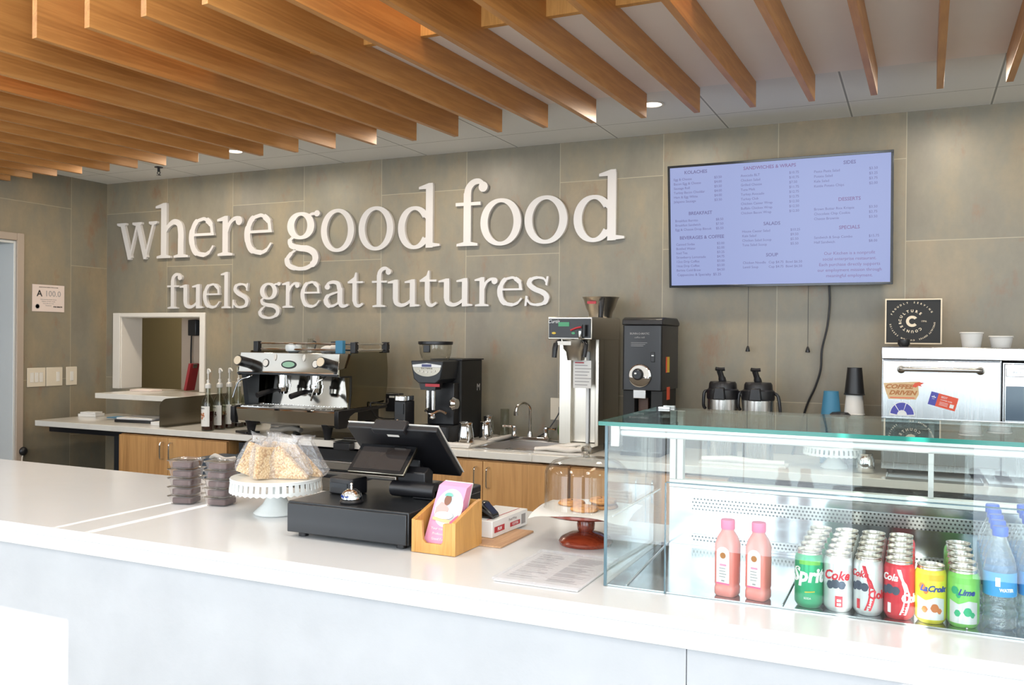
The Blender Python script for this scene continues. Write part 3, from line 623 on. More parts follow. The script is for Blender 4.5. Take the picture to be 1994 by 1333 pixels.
for s_, p_ in (('Avocado BLT', '$10.75'), ('Chicken Salad', '$10.75'), ('Grilled Cheese', '$7.50'), ('Tuna Melt', '$11.75'), ('Turkey Avocado', '$12.75'), ('Turkey Club', '$12.75'), ('Chicken Caesar Wrap', '$12.50'), ('Buffalo Chicken Wrap', '$12.50'), ('Chicken Bacon Wrap', '$12.50')): mrow(.345, y, s_, p_, .562); y += .037
mhead(.485, .505, 'SALADS'); y = .56
for s_, p_ in (("House Caesar Salad", '$10.25'), ('Kale Salad', '$9.50'), ('Chicken Salad Scoop', '$5.50'), ('Tuna Salad Scoop', '$5.50')): mrow(.35, y, s_, p_, .567); y += .036
mhead(.485, .752, 'SOUP'); mrow(.352, .81, 'Chicken Noodle', 'Cup $4.75  Bowl $6.50', .47); mrow(.352, .845, 'Lentil Soup', 'Cup $4.75  Bowl $6.50', .47)
mhead(.82, .07, 'SIDES'); y = .125
for s_, p_ in (('Pesto Pasta Salad', '$3.50'), ('Potato Salad', '$3.25'), ('Kale Salad', '$3.75'), ('Kettle Potato Chips', '$2.00')): mrow(.67, y, s_, p_, .9); y += .037
mhead(.82, .345, 'DESSERTS', br); y = .412
for s_, p_ in (('Brown Butter Rice Krispie', '$3.50'), ('Chocolate Chip Cookie', '$2.75'), ('Cheese Brownie', '$3.50')): mrow(.67, y, s_, p_, .9); y += .037
mhead(.82, .56, 'SPECIALS', br); mrow(.67, .63, 'Sandwich & Soup Combo', '$15.75', .9); mrow(.67, .667, 'Half Sandwich', '$8.00', .9)
for i, s_ in enumerate(("Our Kitchen is a nonprofit", 'social enterprise restaurant.', 'Each purchase directly supports', 'our employment mission through', 'meaningful employment.')): br.text(s_, .022, (.82*TVW, -.0275, TVH*(1-.755-.043*i)), ext=.0002)
bt.build('menu_text', M['screentext'], tv, smooth=False); br.build('menu_rose_text', M['screenred'], tv, smooth=False)

tag(B().tube([(5.16, -.03, 1.80), (5.165, -.03, 1.70), (5.155, -.03, 1.58), (5.13, -.03, 1.46), (5.125, -.03, 1.36), (5.10, -.03, 1.27), (5.07, -.03, 1.20), (5.05, -.03, 1.14), (5.02, -.03, 1.02), (4.99, -.03, .916)], .0055, 8, 5).build('power_cable', M['black']), 'thick black cable snaking down the wall from the menu screen', 'cable')
for x, lab in ((4.763, 'left thin pull cord with tassel hanging below the menu screen'), (5.063, 'right thin pull cord with tassel hanging below the menu screen')):
    t = thing('pull_cord', lab, 'cord', (x, -.05, 1.445), group='tasselled pull cords')
    B().tube([(0, 0, .0), (0, 0, .36)], .0013, 6, 0).build('cord', M['black'], t)
    B().lathe([(.003, .03), (.006, .024), (.012, .004), (.011, 0), (.001, -.001)], n=12).build('tassel', M['black'], t)

# certificate and switches on the left wall (faces +X)
RX = (pi/2, 0, pi/2)
t = thing('grade_certificate', 'white inspection certificate with letter A taped to the left wall', 'certificate', (0, -.619, 1.66))
B().box(.002, .005, 0, .252, 0, .188).build('sheet', M['pinkpaper'], t, smooth=False)
B().text('A', .062, (.0055, .055, .125), RX, bold=.001).build('grade_letter', M['ink'], t, smooth=False); b = B(); b.text('SANITATION INSPECTION SCORE', .010, (.0055, .126, .170), RX, ext=.0003); b.build('title_print', M['ink'], t, smooth=False); B().text('FOR HEALTH', .012, (.0055, .2, .035), RX, bold=.0006).build('footer_print', M['ink'], t, smooth=False)
b = B(); b.text('100.0', .058, (.0055, .16, .125), RX); 
for i, s_ in enumerate(('Environmental Health Section', 'Division of Public Health', 'Score Effective Date', 'Restaurant')): b.text(s_, .0105, (.0055, .126, .085-.014*i), RX, ext=.0003)
b.lathe([(.014, .0056), (.016, .0058), (.018, .0056)], (0, .04, .035), 20, 'X')
b.build('fine_print', M['greyink'], t, smooth=False)
for y0, wd, n, lab in ((-.655, .142, 3, 'wide switch plate with three rocker switches, nearest the door'), (-.508, .130, 2, 'middle switch plate with one rocker switch, left wall'), (-.348, .09, 1, 'narrow switch plate nearest the wall corner')):
    t = thing('light_switch', lab, 'light switch', (0, y0, 1.135), group='switch plates on the left wall')
    B().box(.001, .007, 0, wd, 0, .133).build('face_plate', M['plate'], t, bevel=.003)
    for q in ([.036, .071, .106] if n == 3 else [.092] if n == 2 else [.045]):
        B().box(.007, .011, q-.013, q+.013, .032, .10).build('rocker', M['whiteplastic'], t, bevel=.002)
t = thing('cable_plug', 'small black plug with thin white cord at the door frame', 'plug', (.02, -.69, .70))
B().sphere((0, 0, 0), .022, .03, .03).build('plug', M['black'], t); B().tube([(0, 0, -.02), (-.002, -.01, -.12), (0, 0, -.7)], .004, 6, 3).build('cord', M['white'], t)
# outlets
t = thing('wall_outlet', 'white wall outlet plate beside the tall coffee brewer', 'outlet', (3.63, 0, 1.03)); B().box(0, .115, -.007, -.001, 0, .128).build('face_plate', M['plate'], t, bevel=.003)
B().box(.06, .09, -.03, -.0075, .05, .08).build('plug', M['black'], t, bevel=.003)
b = B().tube([(3.70, -.03, 1.09), (3.74, -.04, 1.30), (3.755, -.05, 1.38)], .004, 6, 5); b.tube([(3.70, -.03, 1.11), (3.69, -.04, 1.06), (3.62, -.06, .96), (3.55, -.10, .925), (3.49, -.13, .92)], .004, 6, 5)
tag(b.build('brewer_cord', M['black']), 'thin black cord curving from outlet down to the sink', 'cord')
tag(B().box(3.69, 3.735, -.02, -.002, .98, 1.02).sphere((3.712, -.03, .975), .025, .02, .05).build('green_sponge', M['greenp'], bevel=.002), 'small dark green sponge holder on the wall behind the brewer', 'sponge')
t = thing('wall_dispenser', 'small black dispenser on the wall right of the espresso machine', 'dispenser', (2.53, 0, 1.035)); B().box(0, .10, -.06, -.001, 0, .115).build('body', M['black'], t, bevel=.006); B().box(.03, .085, -.062, -.06, .088, .10).build('label_strip', M['whiteplastic'], t)

# things beyond the pass-through
t = thing('wall_phone', 'black wall phone on the pillar beyond the pass-through window', 'phone', (.575, .24, 1.50)); B().box(0, .08, 0, .04, 0, .12).build('handset_body', M['black'], t, bevel=.006); B().tube([(.02, .02, 0), (.015, .02, -.15), (.02, .02, -.35)], .006, 6, 4).build('cord', M['black'], t)
t = thing('clipboard', 'red clipboard leaning upright behind the pass-through window', 'clipboard', (.72, .06, 1.103), radians(8)); B().at((0, 0, 0), (0, radians(12), 0)).box(0, .02, 0, .10, 0, .20).build('board', pm('dark_red_board', '#8a2529', .4), t); B().at((0, 0, 0), (0, radians(12), 0)).box(.02, .024, .03, .07, .17, .2).build('clip', M['steel'], t)
# pass shelf and what lies on it
t = thing('pass_shelf', 'pale stone shelf jutting out below the pass-through window', 'shelf', (.395, 0, 1.062)); B().box(0, .79, -.43, .14, 0, .036).build('slab', M['marble'], t, bevel=.003); B().box(.1, .12, -.20, -.002, -.02, -.001).build('bracket', M['steel'], t)
B().box(.70, .72, -.20, -.002, -.02, -.001).build('bracket', M['steel'], t)
tag(B().rbox(0, .20, 0, .12, 0, .010, .01).build('serving_tray', M['pinkpaper'], loc=(.42, -.16, 1.099)), 'small pale tray lying on the pass shelf', 'tray')
t = thing('steel_splash_guard', 'upright steel splash guard with rounded corner beside the syrups', 'splash guard', (1.19, 0, ZW+.001))
prof = [(-.002, 0), (-.61, 0), (-.61, .12)]+[(-.61+.06*(1-cos(a)), .12+.06*sin(a)) for a in [i*pi/16 for i in range(1, 9)]]+[(-.002, .188)]
B().prism(prof, 0, .004, 'X').build('plate', M['guard'], t); B().box(.004, .05, -.60, -.004, 0, .004).build('foot_flange', M['guard'], t)
# clutter on the left end of the worktop
tag(B().box(0, .14, 0, .10, 0, .02).box(.01, .13, .01, .09, .021, .032).build('paper_stack', M['paper'], loc=(.12, -.34, ZW+.001), rz=.25), 'clear and white box at the far left end of the worktop', 'box')
tag(B().box(0, .18, 0, .10, 0, .004).build('blue_leaflet', M['bluecup'], loc=(.36, -.30, ZW+.001), rz=.1), 'blue leaflet lying on the left worktop below the pass shelf', 'leaflet')
t = thing('document_tray', 'black tray with pale papers on the left worktop', 'tray', (.66, -.50, ZW+.001), .12); B().rbox(0, .34, 0, .20, 0, .018, .01).build('tray', M['black'], t, bevel=.002); B().box(.01, .30, .015, .185, .019, .030).build('papers', M['paper'], t)
tag(B().box(0, .13, 0, .12, 0, .022).build('napkin_pack', M['paper'], loc=(1.03, -.53, ZW+.001), rz=.05), 'white napkin pack against the steel splash guard', 'napkins')

# ------------------------------------------------------------------ syrup bottles
def syrup(x, y, label, kind):
    t = thing('syrup_bottle', label, 'syrup bottle', (x, y, ZW+.001), group='syrup bottles with pumps'); t.rotation_euler.z = radians(-15+kind*3)
    B().lathe([(.0, .004), (.036, .0), (.039, .006), (.039, .165), (.034, .19), (.018, .215), (.0145, .235), (.0145, .262), (.017, .264), (.017, .272)], n=24, close=False).build('glass_body', M['syrupglass'], t)
    B().lathe([(.0, .006), (.036, .006), (.0365, .12 if kind % 2 == 0 else .09), (0, .1205 if kind % 2 == 0 else .0905)], n=20).build('syrup', M['syrup'], t)
    b = B(); b.mat(0); n = 12
    vs = []; 
    for z in (.028, .152): vs += [(.0397*sin(radians(-72+144*i/n)), -.0397*cos(radians(-72+144*i/n)), z) for i in range(n+1)]
    b.add(vs, [(i, i+1, n+2+i, n+1+i) for i in range(n)])
    b.mat(1); b.text(['MONIN', 'vanilla', 'MONIN', 'caramel', 'MONIN', 'mocha'][kind], .012, (0, 0, .138), 0, wrap=.0400)
    b.mat(2+kind % 2)
    for (dx, z, r) in ((-.006, .10, .009), (.010, .092, .010), (.0, .078, .008), (.012, .107, .006)):
        vv = [(.0402*sin((dx+r*cos(a))/.04), -.0402*cos((dx+r*cos(a))/.04), z+r*sin(a)) for a in [2*pi*i/12 for i in range(12)]]; b.add(vv, [tuple(range(12))])
    b.mat(3 if kind % 2 else 4); vv = [(.0403*sin((dx)/.04), -.0403*cos((dx)/.04), z) for dx, z in ((-.022, .06), (.022, .063), (.020, .072), (-.018, .068))]; b.add(vv, [(0, 1, 2, 3)])
    b.build('label', [M['label'], M['ink'], M['orange'], M['brown'], M['greenp']], t, smooth=False)
    p = B().lathe([(.019, .262), (.02, .268), (.019, .285), (.010, .292), (.008, .30), (.0095, .312), (.004, .316), (.004, .352)], n=16); p.tube([(0, 0, .352), (0, 0, .372), (.006, -.002, .378), (.028, -.006, .374), (.038, -.008, .362)], [.008, .008, .007, .005, .0045], 8, 3)
    p.build('pump', M['whiteplastic'], t); B().cyl((0, 0, .02), .0035, .245, 8).build('dip_tube', M['whiteplastic'], t)
for i, (y, lab) in enumerate(((-.60, 'syrup bottle with white pump nearest the counter edge'), (-.50, 'second syrup bottle from the front of the row'), (-.415, 'third syrup bottle from the front of the row'), (-.33, 'fourth syrup bottle from the front of the row'), (-.25, 'fifth syrup bottle from the front, half hidden by the espresso machine'), (-.17, 'rearmost syrup bottle, closest to the back wall'))):
    syrup(1.585, y, lab, i)
tag(B().rbox(0, .13, 0, .10, 0, .012, .01).build('black_mat', M['black'], loc=(1.80, -.60, ZW+.001), rz=-.35, bevel=.002), 'small flat black scale on the worktop by the syrup bottles', 'scale')
tag(B().box(0, .15, -.003, 0, 0, .38).build('price_card', M['paper'], loc=(1.56, -.06, ZW+.001)), 'white printed list standing behind the syrup pumps', 'sign')

# ------------------------------------------------------------------ espresso machine
e = thing('espresso_machine', 'large chrome two-group espresso machine on black legs', 'espresso machine', (1.88, -.66, ZW+.001))
W_ = .72
for x in (.085, W_-.08):
    for y in (.018, .44): B().lathe([(.020, 0), (.021, .02), (.032, .070), (.040, .086)], (x, y, 0), 16).build('leg', M['black'], e)
b = B().prism([(0, .072), (-.015, .085), (-.025, .155), (-.018, .165), (.20, .165), (.20, .085)], .0, W_, 'X'); b.build('drip_tray_body', M['mirror'], e, bevel=.002)
B().box(0.03, W_-.03, .2, .46, .087, .165).build('base_frame', M['black'], e)
B().prism([(-.022, .068), (-.035, .09), (-.035, .168), (.0, .172), (.47, .172), (.47, .158), (.13, .150), (.08, .130), (.05, .068)], W_+.001, W_+.03, 'X').build('end_cap', M['black'], e, bevel=.003)
B().prism([(-.022, .068), (-.035, .09), (-.035, .168), (.0, .172), (.47, .172), (.47, .158), (.13, .150), (.08, .130), (.05, .068)], -.03, -.001, 'X').build('end_cap', M['black'], e, bevel=.003)
b = B().box(.02, W_-.02, -.005, .19, .166, .171); 
for i in range(18): b.box(.03+i*.038, .038+i*.038, .0, .185, .171, .174)
b.build('cup_grate', M['chrome'], e)
B().prism([(.19, .166), (.215, .37), (.222, .37), (.197, .166)], .03, W_-.02, 'X').build('splash_panel', M['mirror'], e)
B().prism([(.20, .166), (.45, .166), (.45, .371), (.225, .371)], .04, W_-.03, 'X').build('boiler_box', M['dark'], e)
b = B().prism([(-.005, .372), (.0, .385), (.018, .49), (.46, .49), (.46, .372)], .0, W_, 'X'); b.build('head', M['mirror'], e, bevel=.002)
B().box(-.003, W_+.003, -.008, .16, .362, .371).build('head_rim', M['dark'], e)
def sheet(x, nm='side_panel'):
    pr_ = [(.09, .175), (.44, .175), (.48, .22), (.497, .30), (.50, .40), (.487, .50), (.12, .50), (.10, .46), (.075, .41), (.0, .40), (.0, .36), (.06, .355), (.075, .28)]
    B().prism(pr_, x, x+.008, 'X').build(nm, M['sidemirror'], e)
    B().prism([(.10, .174), (.115, .26), (.115, .362), (.0, .362), (.0, .354), (.107, .354), (.107, .262), (.092, .174)], x+.008, x+.014, 'X').build('black_side_rim', M['black'], e)
sheet(W_+.002); sheet(-.012)
B().prism([(.13, .175), (.05, .175), (.02, .36), (.14, .36)], .005, .04, 'X').build('left_pillar', M['dark'], e)
sl = atan2(.105, .018)
fr_ = Matrix.Translation((0, .015, .385)) @ Matrix.Rotation(-(pi/2-sl)+0, 4, 'X')
def onface(u, v): return (u, .018*v, .385+.105*v)
rf = (pi/2-(pi/2-sl), 0, 0)
b = B(); b.at(onface(.36, .33), rf).disc((0, 0), .052, .021, -.002, .002) if False else None
def plaque(nm, u, v, rx, rz, mt, h=.003):
    b = B().at(onface(u, v), (-(pi/2-sl), 0, 0)); b.disc((0, 0), rx, rz, -h, 0); return b.build(nm, mt, e, smooth=False)
plaque('badge', .37, .36, .054, .024, M['dark']); plaque('badge_inlay', .37, .36, .044, .0165, M['palegreen'], .005)
for u in (.20, .56): plaque('gauge', u, .42, .023, .024, M['dark']); plaque('gauge_dial', u, .42, .019, .020, M['label'], .005)
for u in (.265, .475): plaque('rocker_switch', u, .75, .010, .020, M['whiteplastic'], .004)
for x in (.06, W_-.065):
    k = B().tube([(x+.01, .012, .425), (x+.01, -.085, .445)], .030, 18, 0).build('steam_knob', M['black'], e); B().tube([(x+.01, -.0855, .445), (x+.01, -.090, .446)], .0255, 16, 0).build('knob_face', M['cream'], k)
for x in (.25, .49):
    B().cyl((x, .11, .30), .036, .075, 20).cyl((x, .11, .285), .042, .02, 20).build('group_head', M['chrome'], e)
    pf = B().lathe([(.022, .245), (.036, .26), (.038, .285)], (x, .11, 0), 20).build('portafilter', M['chrome'], e)
    B().tube([(x, .075, .268), (x-.01, .0, .265), (x-.03, -.09, .245)], [.009, .014, .016], 10, 4).build('portafilter_handle', M['black'], pf)
for x0, s_ in ((.045, -1), (W_-.14, 1)):
    B().tube([(x0+.03, .05, .37), (x0+.02, .02, .345), (x0-.02 if s_ < 0 else x0+.0, -.0, .33), (x0-.045 if s_ < 0 else x0-.01, -.01, .30), (x0-.07 if s_ < 0 else x0-.03, -.02, .22)], .0055, 8, 5).build('steam_wand', M['chrome'], e)
b = B()
for y in (.13, .46):
    for z in (.51, .545): b.tube([(.03, y, z), (W_+.05, y, z)], .006, 8, 0)
for z in (.51, .545): b.tube([(W_+.02, .13, z), (W_+.02, .46, z)], .006, 8, 0).tube([(.03, .13, z), (.03, .46, z)], .006, 8, 0)
b.build('cup_rail', M['chrome'], e)
for x, y in ((.03, .13), (.36, .46), (W_+.02, .13), (W_+.02, .46)): B().box(x-.018, x+.018, y-.018, y+.018, .492, .558).build('rail_post', M['black'], e, bevel=.004)
ez = ZW+.001+.4905
tag(B().lathe([(.028, 0), (.046, .01), (.050, .028), (.047, .045), (.030, .05)], n=24).build('ceramic_bowl', M['ceramic'], loc=(2.16, -.50, ez)), 'small white upturned bowl on top of the espresso machine', 'bowl')
t = thing('glass_carafe', 'small smoked glass carafe on top of the espresso machine', 'carafe', (2.27, -.48, ez)); B().lathe([(0, .002), (.03, 0), (.032, .01), (.022, .06), (.016, .075), (.019, .085)], n=20, close=False).build('glass', M['cylglass'], t); B().tube([(.02, 0, .07), (.04, 0, .06), (.03, 0, .02)], .004, 6, 4).build('handle', M['black'], t)
tag(B().sphere((0, 0, .022), .04, .03, .022).sphere((.04, .01, .028), .03, .028, .024).sphere((-.03, .0, .016), .02).build('crumpled_cloth', M['cloth'], loc=(2.38, -.46, ez)), 'small crumpled white cloth on top of the espresso machine', 'cloth')
tag(B().box(0, .05, 0, .03, 0, .075).build('blue_box', M['bluecup'], loc=(2.53, -.59, ez), bevel=.002), 'small blue box standing at the front right corner of the espresso machine', 'box')
tag(B().tube([(0, 0, .03), (.06, .02, .032), (.13, .03, .045), (.20, .03, .03)], [.02, .028, .03, .02], 12, 4, .7).tube([(.02, -.02, .055), (.1, .0, .065), (.17, .02, .07)], [.012, .02, .014], 10, 4, .7).build('folded_rag', M['greycloth'], loc=(2.06, -.58, ZW+.001), smooth=True), 'folded pale rag lying under the espresso machine', 'rag')
tag(B().rbox(0, .50, 0, .30, 0, .006, .01).build('steel_tray', M['guard'], loc=(2.22, -.62, ZW+.001)), 'flat dark steel tray under the espresso machine', 'tray')
t = thing('knock_box', 'black knock box hanging over the worktop edge right of the espresso machine', 'knock box', (2.615, -.72, .885)); B().box(0, .11, 0, .05, -.012, .028).build('body', M['black'], t, bevel=.003); B().box(.0, .11, .0, .12, .031, .034).build('lip', M['dark'], t)
tag(B().tube([(2.64, -.40, .93), (2.68, -.46, .95), (2.66, -.54, .925), (2.60, -.60, .925)], .004, 6, 5).tube([(2.60, -.14, 1.12), (2.66, -.25, 1.10), (2.62, -.36, 1.11), (2.64, -.3, 1.02), (2.7, -.1, 1.0)], .005, 6, 5).build('machine_hoses', M['black']), 'black hoses trailing from the side of the espresso machine', 'hose')
# ------------------------------------------------------------------ espresso grinder
g = thing('espresso_grinder', 'tall black espresso grinder with clear hopper left of the sink', 'coffee grinder', (3.012, -.54, ZW+.001))
B().rbox(.03, .230, .16, .42, 0, .46, .012).build('housing', M['blackmatte'], g, bevel=.003)
B().box(.03, .235, .155, .425, .461, .468).build('top_plate', M['black'], g)
B().rbox(.035, .230, .0, .16, 0, .10, .02).build('base', M['black'], g, bevel=.004)
B().box(.045, .215, .10, .159, .101, .335).build('front_column', M['black'], g, bevel=.004)
b = B().prism([(0.03, .36), (.06, .335), (.17, .335), (.20, .36), (.215, .46), (.01, .46)], -.03, .16, 'Y'); b.build('grind_head', M['dark'], g, bevel=.006)
b = B(); pts = [(.03, .44)]+[(.115+.088*cos(radians(a)), .43-.062*sin(radians(a))) for a in range(175, 4, -10)][::1]+[(.203, .44)]
b.prism([(.025, .437), (.115, .447), (.205, .437), (.203, .425), (.027, .425)], -.034, -.031, 'Y'); b.build('display_band', M['cwhite'], g, smooth=False)
B().prism([(.028, .424)]+[(.115+.087*cos(radians(a)), .424+.050*sin(radians(a))) for a in range(190, 351, 10)]+[(.202, .424)], -.033, -.0305, 'Y').build('button_panel', M['guard'], g, smooth=False)
B().box(.085, .145, -.036, -.0342, .427, .441).build('display', M['blue_led'], g)
b = B()
for i in range(5): b.disc((.065+.025*i, .404-.003*(2-abs(i-2))), .005, .005, -.036, -.0332, 10)
b.build('button', M['label'], g); B().text('V I C T O R I A', .011, (.115, -.0345, .418), ext=.0003).build('lettering', M['ink'], g, smooth=False)
B().lathe([(.07, .461), (.080, .475), (.088, .50), (.091, .53), (.091, .552)], (.10, .09, 0), 28, close=False).build('hopper', M['hopper'], g)
B().lathe([(.094, .548), (.098, .552), (.098, .566), (.0, .569)], (.10, .09, 0), 28).build('hopper_lid', M['black'], g)
B().box(.08, .12, -.014, -.002, .505, .547).build('hopper_latch', M['black'], g, bevel=.003)
B().prism([(.07, .30), (.16, .30), (.17, .335), (.06, .335)], -.02, .05, 'Y').build('chute', M['black'], g); B().box(.10, .19, -.022, -.019, .318, .334).build('red_strip', M['redp'], g)
B().cyl((.105, -.0, .20), .011, .095, 12).cyl((.14, .0, .19), .013, .105, 12).build('dosing_tube', M['chrome'], g)
pf = B().tube([(.135, .0, .17), (.135, -.01, .15), (.15, -.0, .155)], .012, 10, 4).tube([(.09, .0, .185), (.135, -.01, .165), (.18, .0, .185), (.21, .02, .17)], .008, 8, 4).build('portafilter_fork', M['chrome'], g)
B().lathe([(.036, 0), (.040, .01), (.028, .03)], (.205, .10, .22), 20, 'X').build('side_knob', M['chrome'], g)
B().box(.125, .155, -.006, -.001, .055, .09).build('switch_plate', M['cwhite'], g); B().text('0', .02, (.14, -.007, .073), ext=.0003).build('switch_mark', M['ink'], g)
t = B().text('M', .055, (.2305, .37, .30), RX, ext=.0004, bold=.001).build('side_emblem', M['greyink'], g)
# smaller grinder/tamper beside it
t = thing('tamping_stand', 'small black and chrome tamping device left of the tall grinder', 'tamper', (2.975, -.66, ZW+.001))
B().box(0, .07, 0, .10, 0, .24).build('body', M['black'], t, bevel=.005); B().rbox(-.002, .075, -.01, .10, .241, .268, .02).build('chrome_cap', M['chrome'], t, bevel=.003)
B().box(.008, .062, -.006, -.001, .17, .225).build('front_plate', M['dark'], t); B().tube([(.035, -.02, .14), (.038, -.03, .11), (.036, -.025, .075)], [.006, .010, .012], 10, 3).build('lever', M['chrome'], t)
B().tube([(.01, -.015, .05), (.03, -.03, .05), (.06, -.03, .055), (.075, -.03, .03)], .006, 8, 3).build('fork', M['chrome'], t)

# pitchers and towel, cylinder
def pitcher(x, y, r, h, rz, lab):
    t = thing('milk_pitcher', lab, 'pitcher', (x, y, ZW+.012), rz, 'steel milk pitchers')
    B().lathe([(0, .001), (r*1.02, 0), (r*1.05, .006), (r*.98, h*.45), (r*.80, h*.8), (r*.82, h*.97), (r*.86, h), (r*.80, h*.98), (r*.78, h*.8), (r*.9, .01), (0, .006)], n=28, close=False).build('body', M['chrome'], t)
    B().prism([(r*.7, h*.86), (r*1.12, h*1.01), (r*.82, h*.7)], -.012, .012, 'Y').build('spout', M['chrome'], t)
    B().tube([(-r*.78, 0, h*.9), (-r*1.5, 0, h*.88), (-r*1.6, 0, h*.45), (-r*1.0, 0, h*.25)], .005, 8, 5, .6).build('handle', M['chrome'], t)
pitcher(3.335, -.50, .044, .115, 2.2, 'largest steel milk pitcher standing on the towel beside the sink')
pitcher(3.345, -.28, .036, .10, 1.8, 'middle steel milk pitcher behind the largest one')
pitcher(3.285, -.12, .034, .12, 1.9, 'steel milk pitcher furthest back near the tiled wall')
tag(B().box(-.08, .10, -.58, .0, 0, .010).tube([(-.07, -.55, .012), (.0, -.57, .014), (.10, -.56, .012)], .012, 8, 4).tube([(.08, -.3, .012), (.12, -.15, .02), (.10, -.02, .014)], .012, 8, 4).build('bar_towel', M['cloth'], loc=(3.31, -.03, ZW+.001), bevel=.003), 'white bar towel under the steel pitchers', 'towel')
tag(B().lathe([(0, .002), (.026, 0), (.027, .004), (.027, .17), (.025, .17), (.025, .006), (0, .006)], n=24, close=False).build('glass_cylinder', M['cylglass'], loc=(3.36, -.055, ZW+.001)), 'tall clear glass cylinder against the wall left of the tap', 'glass')
tag(B().lathe([(0, .001), (.03, 0), (.045, .012), (.047, .012), (.032, -.001)], n=20, close=False).tube([(.0, .0, .008), (-.05, .0, .02), (-.08, 0, .02)], .004, 6, 3).build('strainer', M['steel'], loc=(3.40, -.14, ZW+.004)), 'small steel strainer lying at the rear left of the sink', 'strainer')
# sink
t = thing('sink', 'stainless steel drop-in sink set into the worktop', 'sink', (0, 0, 0))
b = B(); z0 = ZW+.001; rim = .022; b.box(sx0-rim, sx1+rim, sy0-rim, sy0+.006, z0, z0+.004).box(sx0-rim, sx1+rim, sy1-.006, sy1+.075, z0, z0+.004).box(sx0-rim, sx0+.006, sy0, sy1, z0, z0+.004).box(sx1-.006, sx1+rim, sy0, sy1, z0, z0+.004); b.build('rim', M['steel'], t, bevel=.0015)
b = B(); d = .15; b.box(sx0, sx0+.004, sy0, sy1, z0-d, z0).box(sx1-.004, sx1, sy0, sy1, z0-d, z0).box(sx0, sx1, sy0, sy0+.004, z0-d, z0).box(sx0, sx1, sy1-.004, sy1, z0-d, z0).box(sx0, sx1, sy0, sy1, z0-d-.004, z0-d); b.build('basin', M['steel'], t)
t = thing('faucet', 'chrome gooseneck faucet with two lever handles at the sink', 'faucet', (3.55, -.115, ZW+.006))
B().rbox(-.13, .13, -.025, .025, 0, .018, .02).build('deck_plate', M['chrome'], t, bevel=.003)
B().cyl((0, 0, .018), .018, .03, 16, r2=.011).tube([(0, 0, .045), (0, 0, .14), (0, -.008, .19), (-.02, -.05, .215), (-.035, -.095, .20), (-.04, -.11, .165)], .0085, 12, 6).cyl((-.04, -.11, .145), .012, .025, 14).build('spout', M['chrome'], t)
for s_ in (-1, 1):
    B().lathe([(.02, 0.018), (.014, .03), (.012, .055), (.016, .065), (.014, .075), (.0, .08)], (.10*s_, 0, 0), 16).tube([(.10*s_, 0, .068), (.13*s_, -.012, .072), (.165*s_, -.02, .072)], [.008, .007, .009], 8, 3).build('lever', M['chrome'], t)

# ------------------------------------------------------------------ tall brewer
t = thing('coffee_brewer', 'tall stainless coffee brewer with black control panel right of the sink', 'coffee brewer', (3.82, -.50, ZW+.001))
b = B().box(.0, .235, .20, .46, .03, .70); b.build('tower', M['brewsteel'], t, bevel=.004)
b = B().box(-.008, .062, .17, .2, .02, .60).box(.215, .235, .12, .2, .02, .60); b.build('front_edge', M['brewsteel'], t, bevel=.003)
B().box(.14, .158, .185, .199, .02, .52).build('sight_gauge', M['cwhite'], t, bevel=.004)
B().box(.05, .24, -.0, .2, 0, .03).build('base', M['brewsteel'], t, bevel=.003)
B().box(-.006, .238, .0, .46, .585, .702).build('head', M['brewsteel'], t, bevel=.004)
B().box(.0, .232, -.004, -.001, .592, .692).build('control_panel', M['black'], t, bevel=.002)
B().box(.055, .115, -.007, -.0045, .652, .674).build('display', M['green_led'], t)
b = B().text('Curtis', .026, (.028, -.006, .677), ext=.0004, shear=.3); b.build('logo', M['cwhite'], t, smooth=False)
B().disc((.030, .617), .011, .006, -.0075, -.0045, 14).build('yellow_button', M['yellowp'], t); B().disc((.138, .617), .010, .006, -.0075, -.0045, 14).build('green_button', M['green_led'], t)
B().tube([(.125, -.008, .632), (.155, -.014, .643), (.185, -.02, .648)], .005, 8, 3).build('red_lever', M['redp'], t)
B().lathe([(.007, .585), (.011, .60), (.012, .628)], (.18, -.018, 0), 12).build('tap_spout', M['chrome'], t); B().cyl((.202, -.02, .60), .010, .06, 12).build('tap_grip', M['black'], t)
bk = B().lathe([(.0, .475), (.045, .476), (.052, .52), (.066, .535), (.072, .578), (.074, .584)], (.125, .07, 0), 28).build('brew_basket', M['brewsteel'], t)
B().box(.05, .125, -.0055, -.003, .555, .575).at((.0, .0, 0)).build('basket_label', M['label'], t)
B().tube([(.06, .02, .575), (.04, .0, .56), (.035, -.01, .49)], [.011, .014, .013], 10, 3).build('basket_handle', M['black'], t); B().tube([(.185, .02, .575), (.205, .0, .56), (.20, -.01, .495)], [.010, .012, .011], 10, 3).build('basket_handle', M['black'], t)
b = B().box(.105, .205, .085, .087, .33, .475); b.build('instruction_card', M['paper'], t)
b = B()
for i in range(7): b.box(.115, .115+.07+.01*(i % 3), .0838, .0846, .345+i*.017, .349+i*.017)
b.build('card_text', M['greyink'], t); B().box(.115, .165, .0835, .0847, .46, .466).build('card_heading', M['redp'], t)
t = thing('spare_brew_basket', 'steel brew basket with black handle resting on top of the tall brewer', 'brew basket', (4.0, -.20, ZW+.704))
B().lathe([(0, .001), (.06, 0), (.068, .035), (.078, .05), (.095, .105), (.102, .112), (.098, .113), (.074, .05), (0, .01)], n=30, close=False).build('basket', M['brewsteel'], t)
B().at((0,0,0),(0,0,0)).box(-.045, .005, -.0925, -.084, .074, .088).build('red_label', M['redp'], t); B().tube([(.04, -.085, .10), (.045, -.12, .085), (.045, -.13, .0)], [.012, .015, .013], 10, 3).build('handle', M['black'], t)
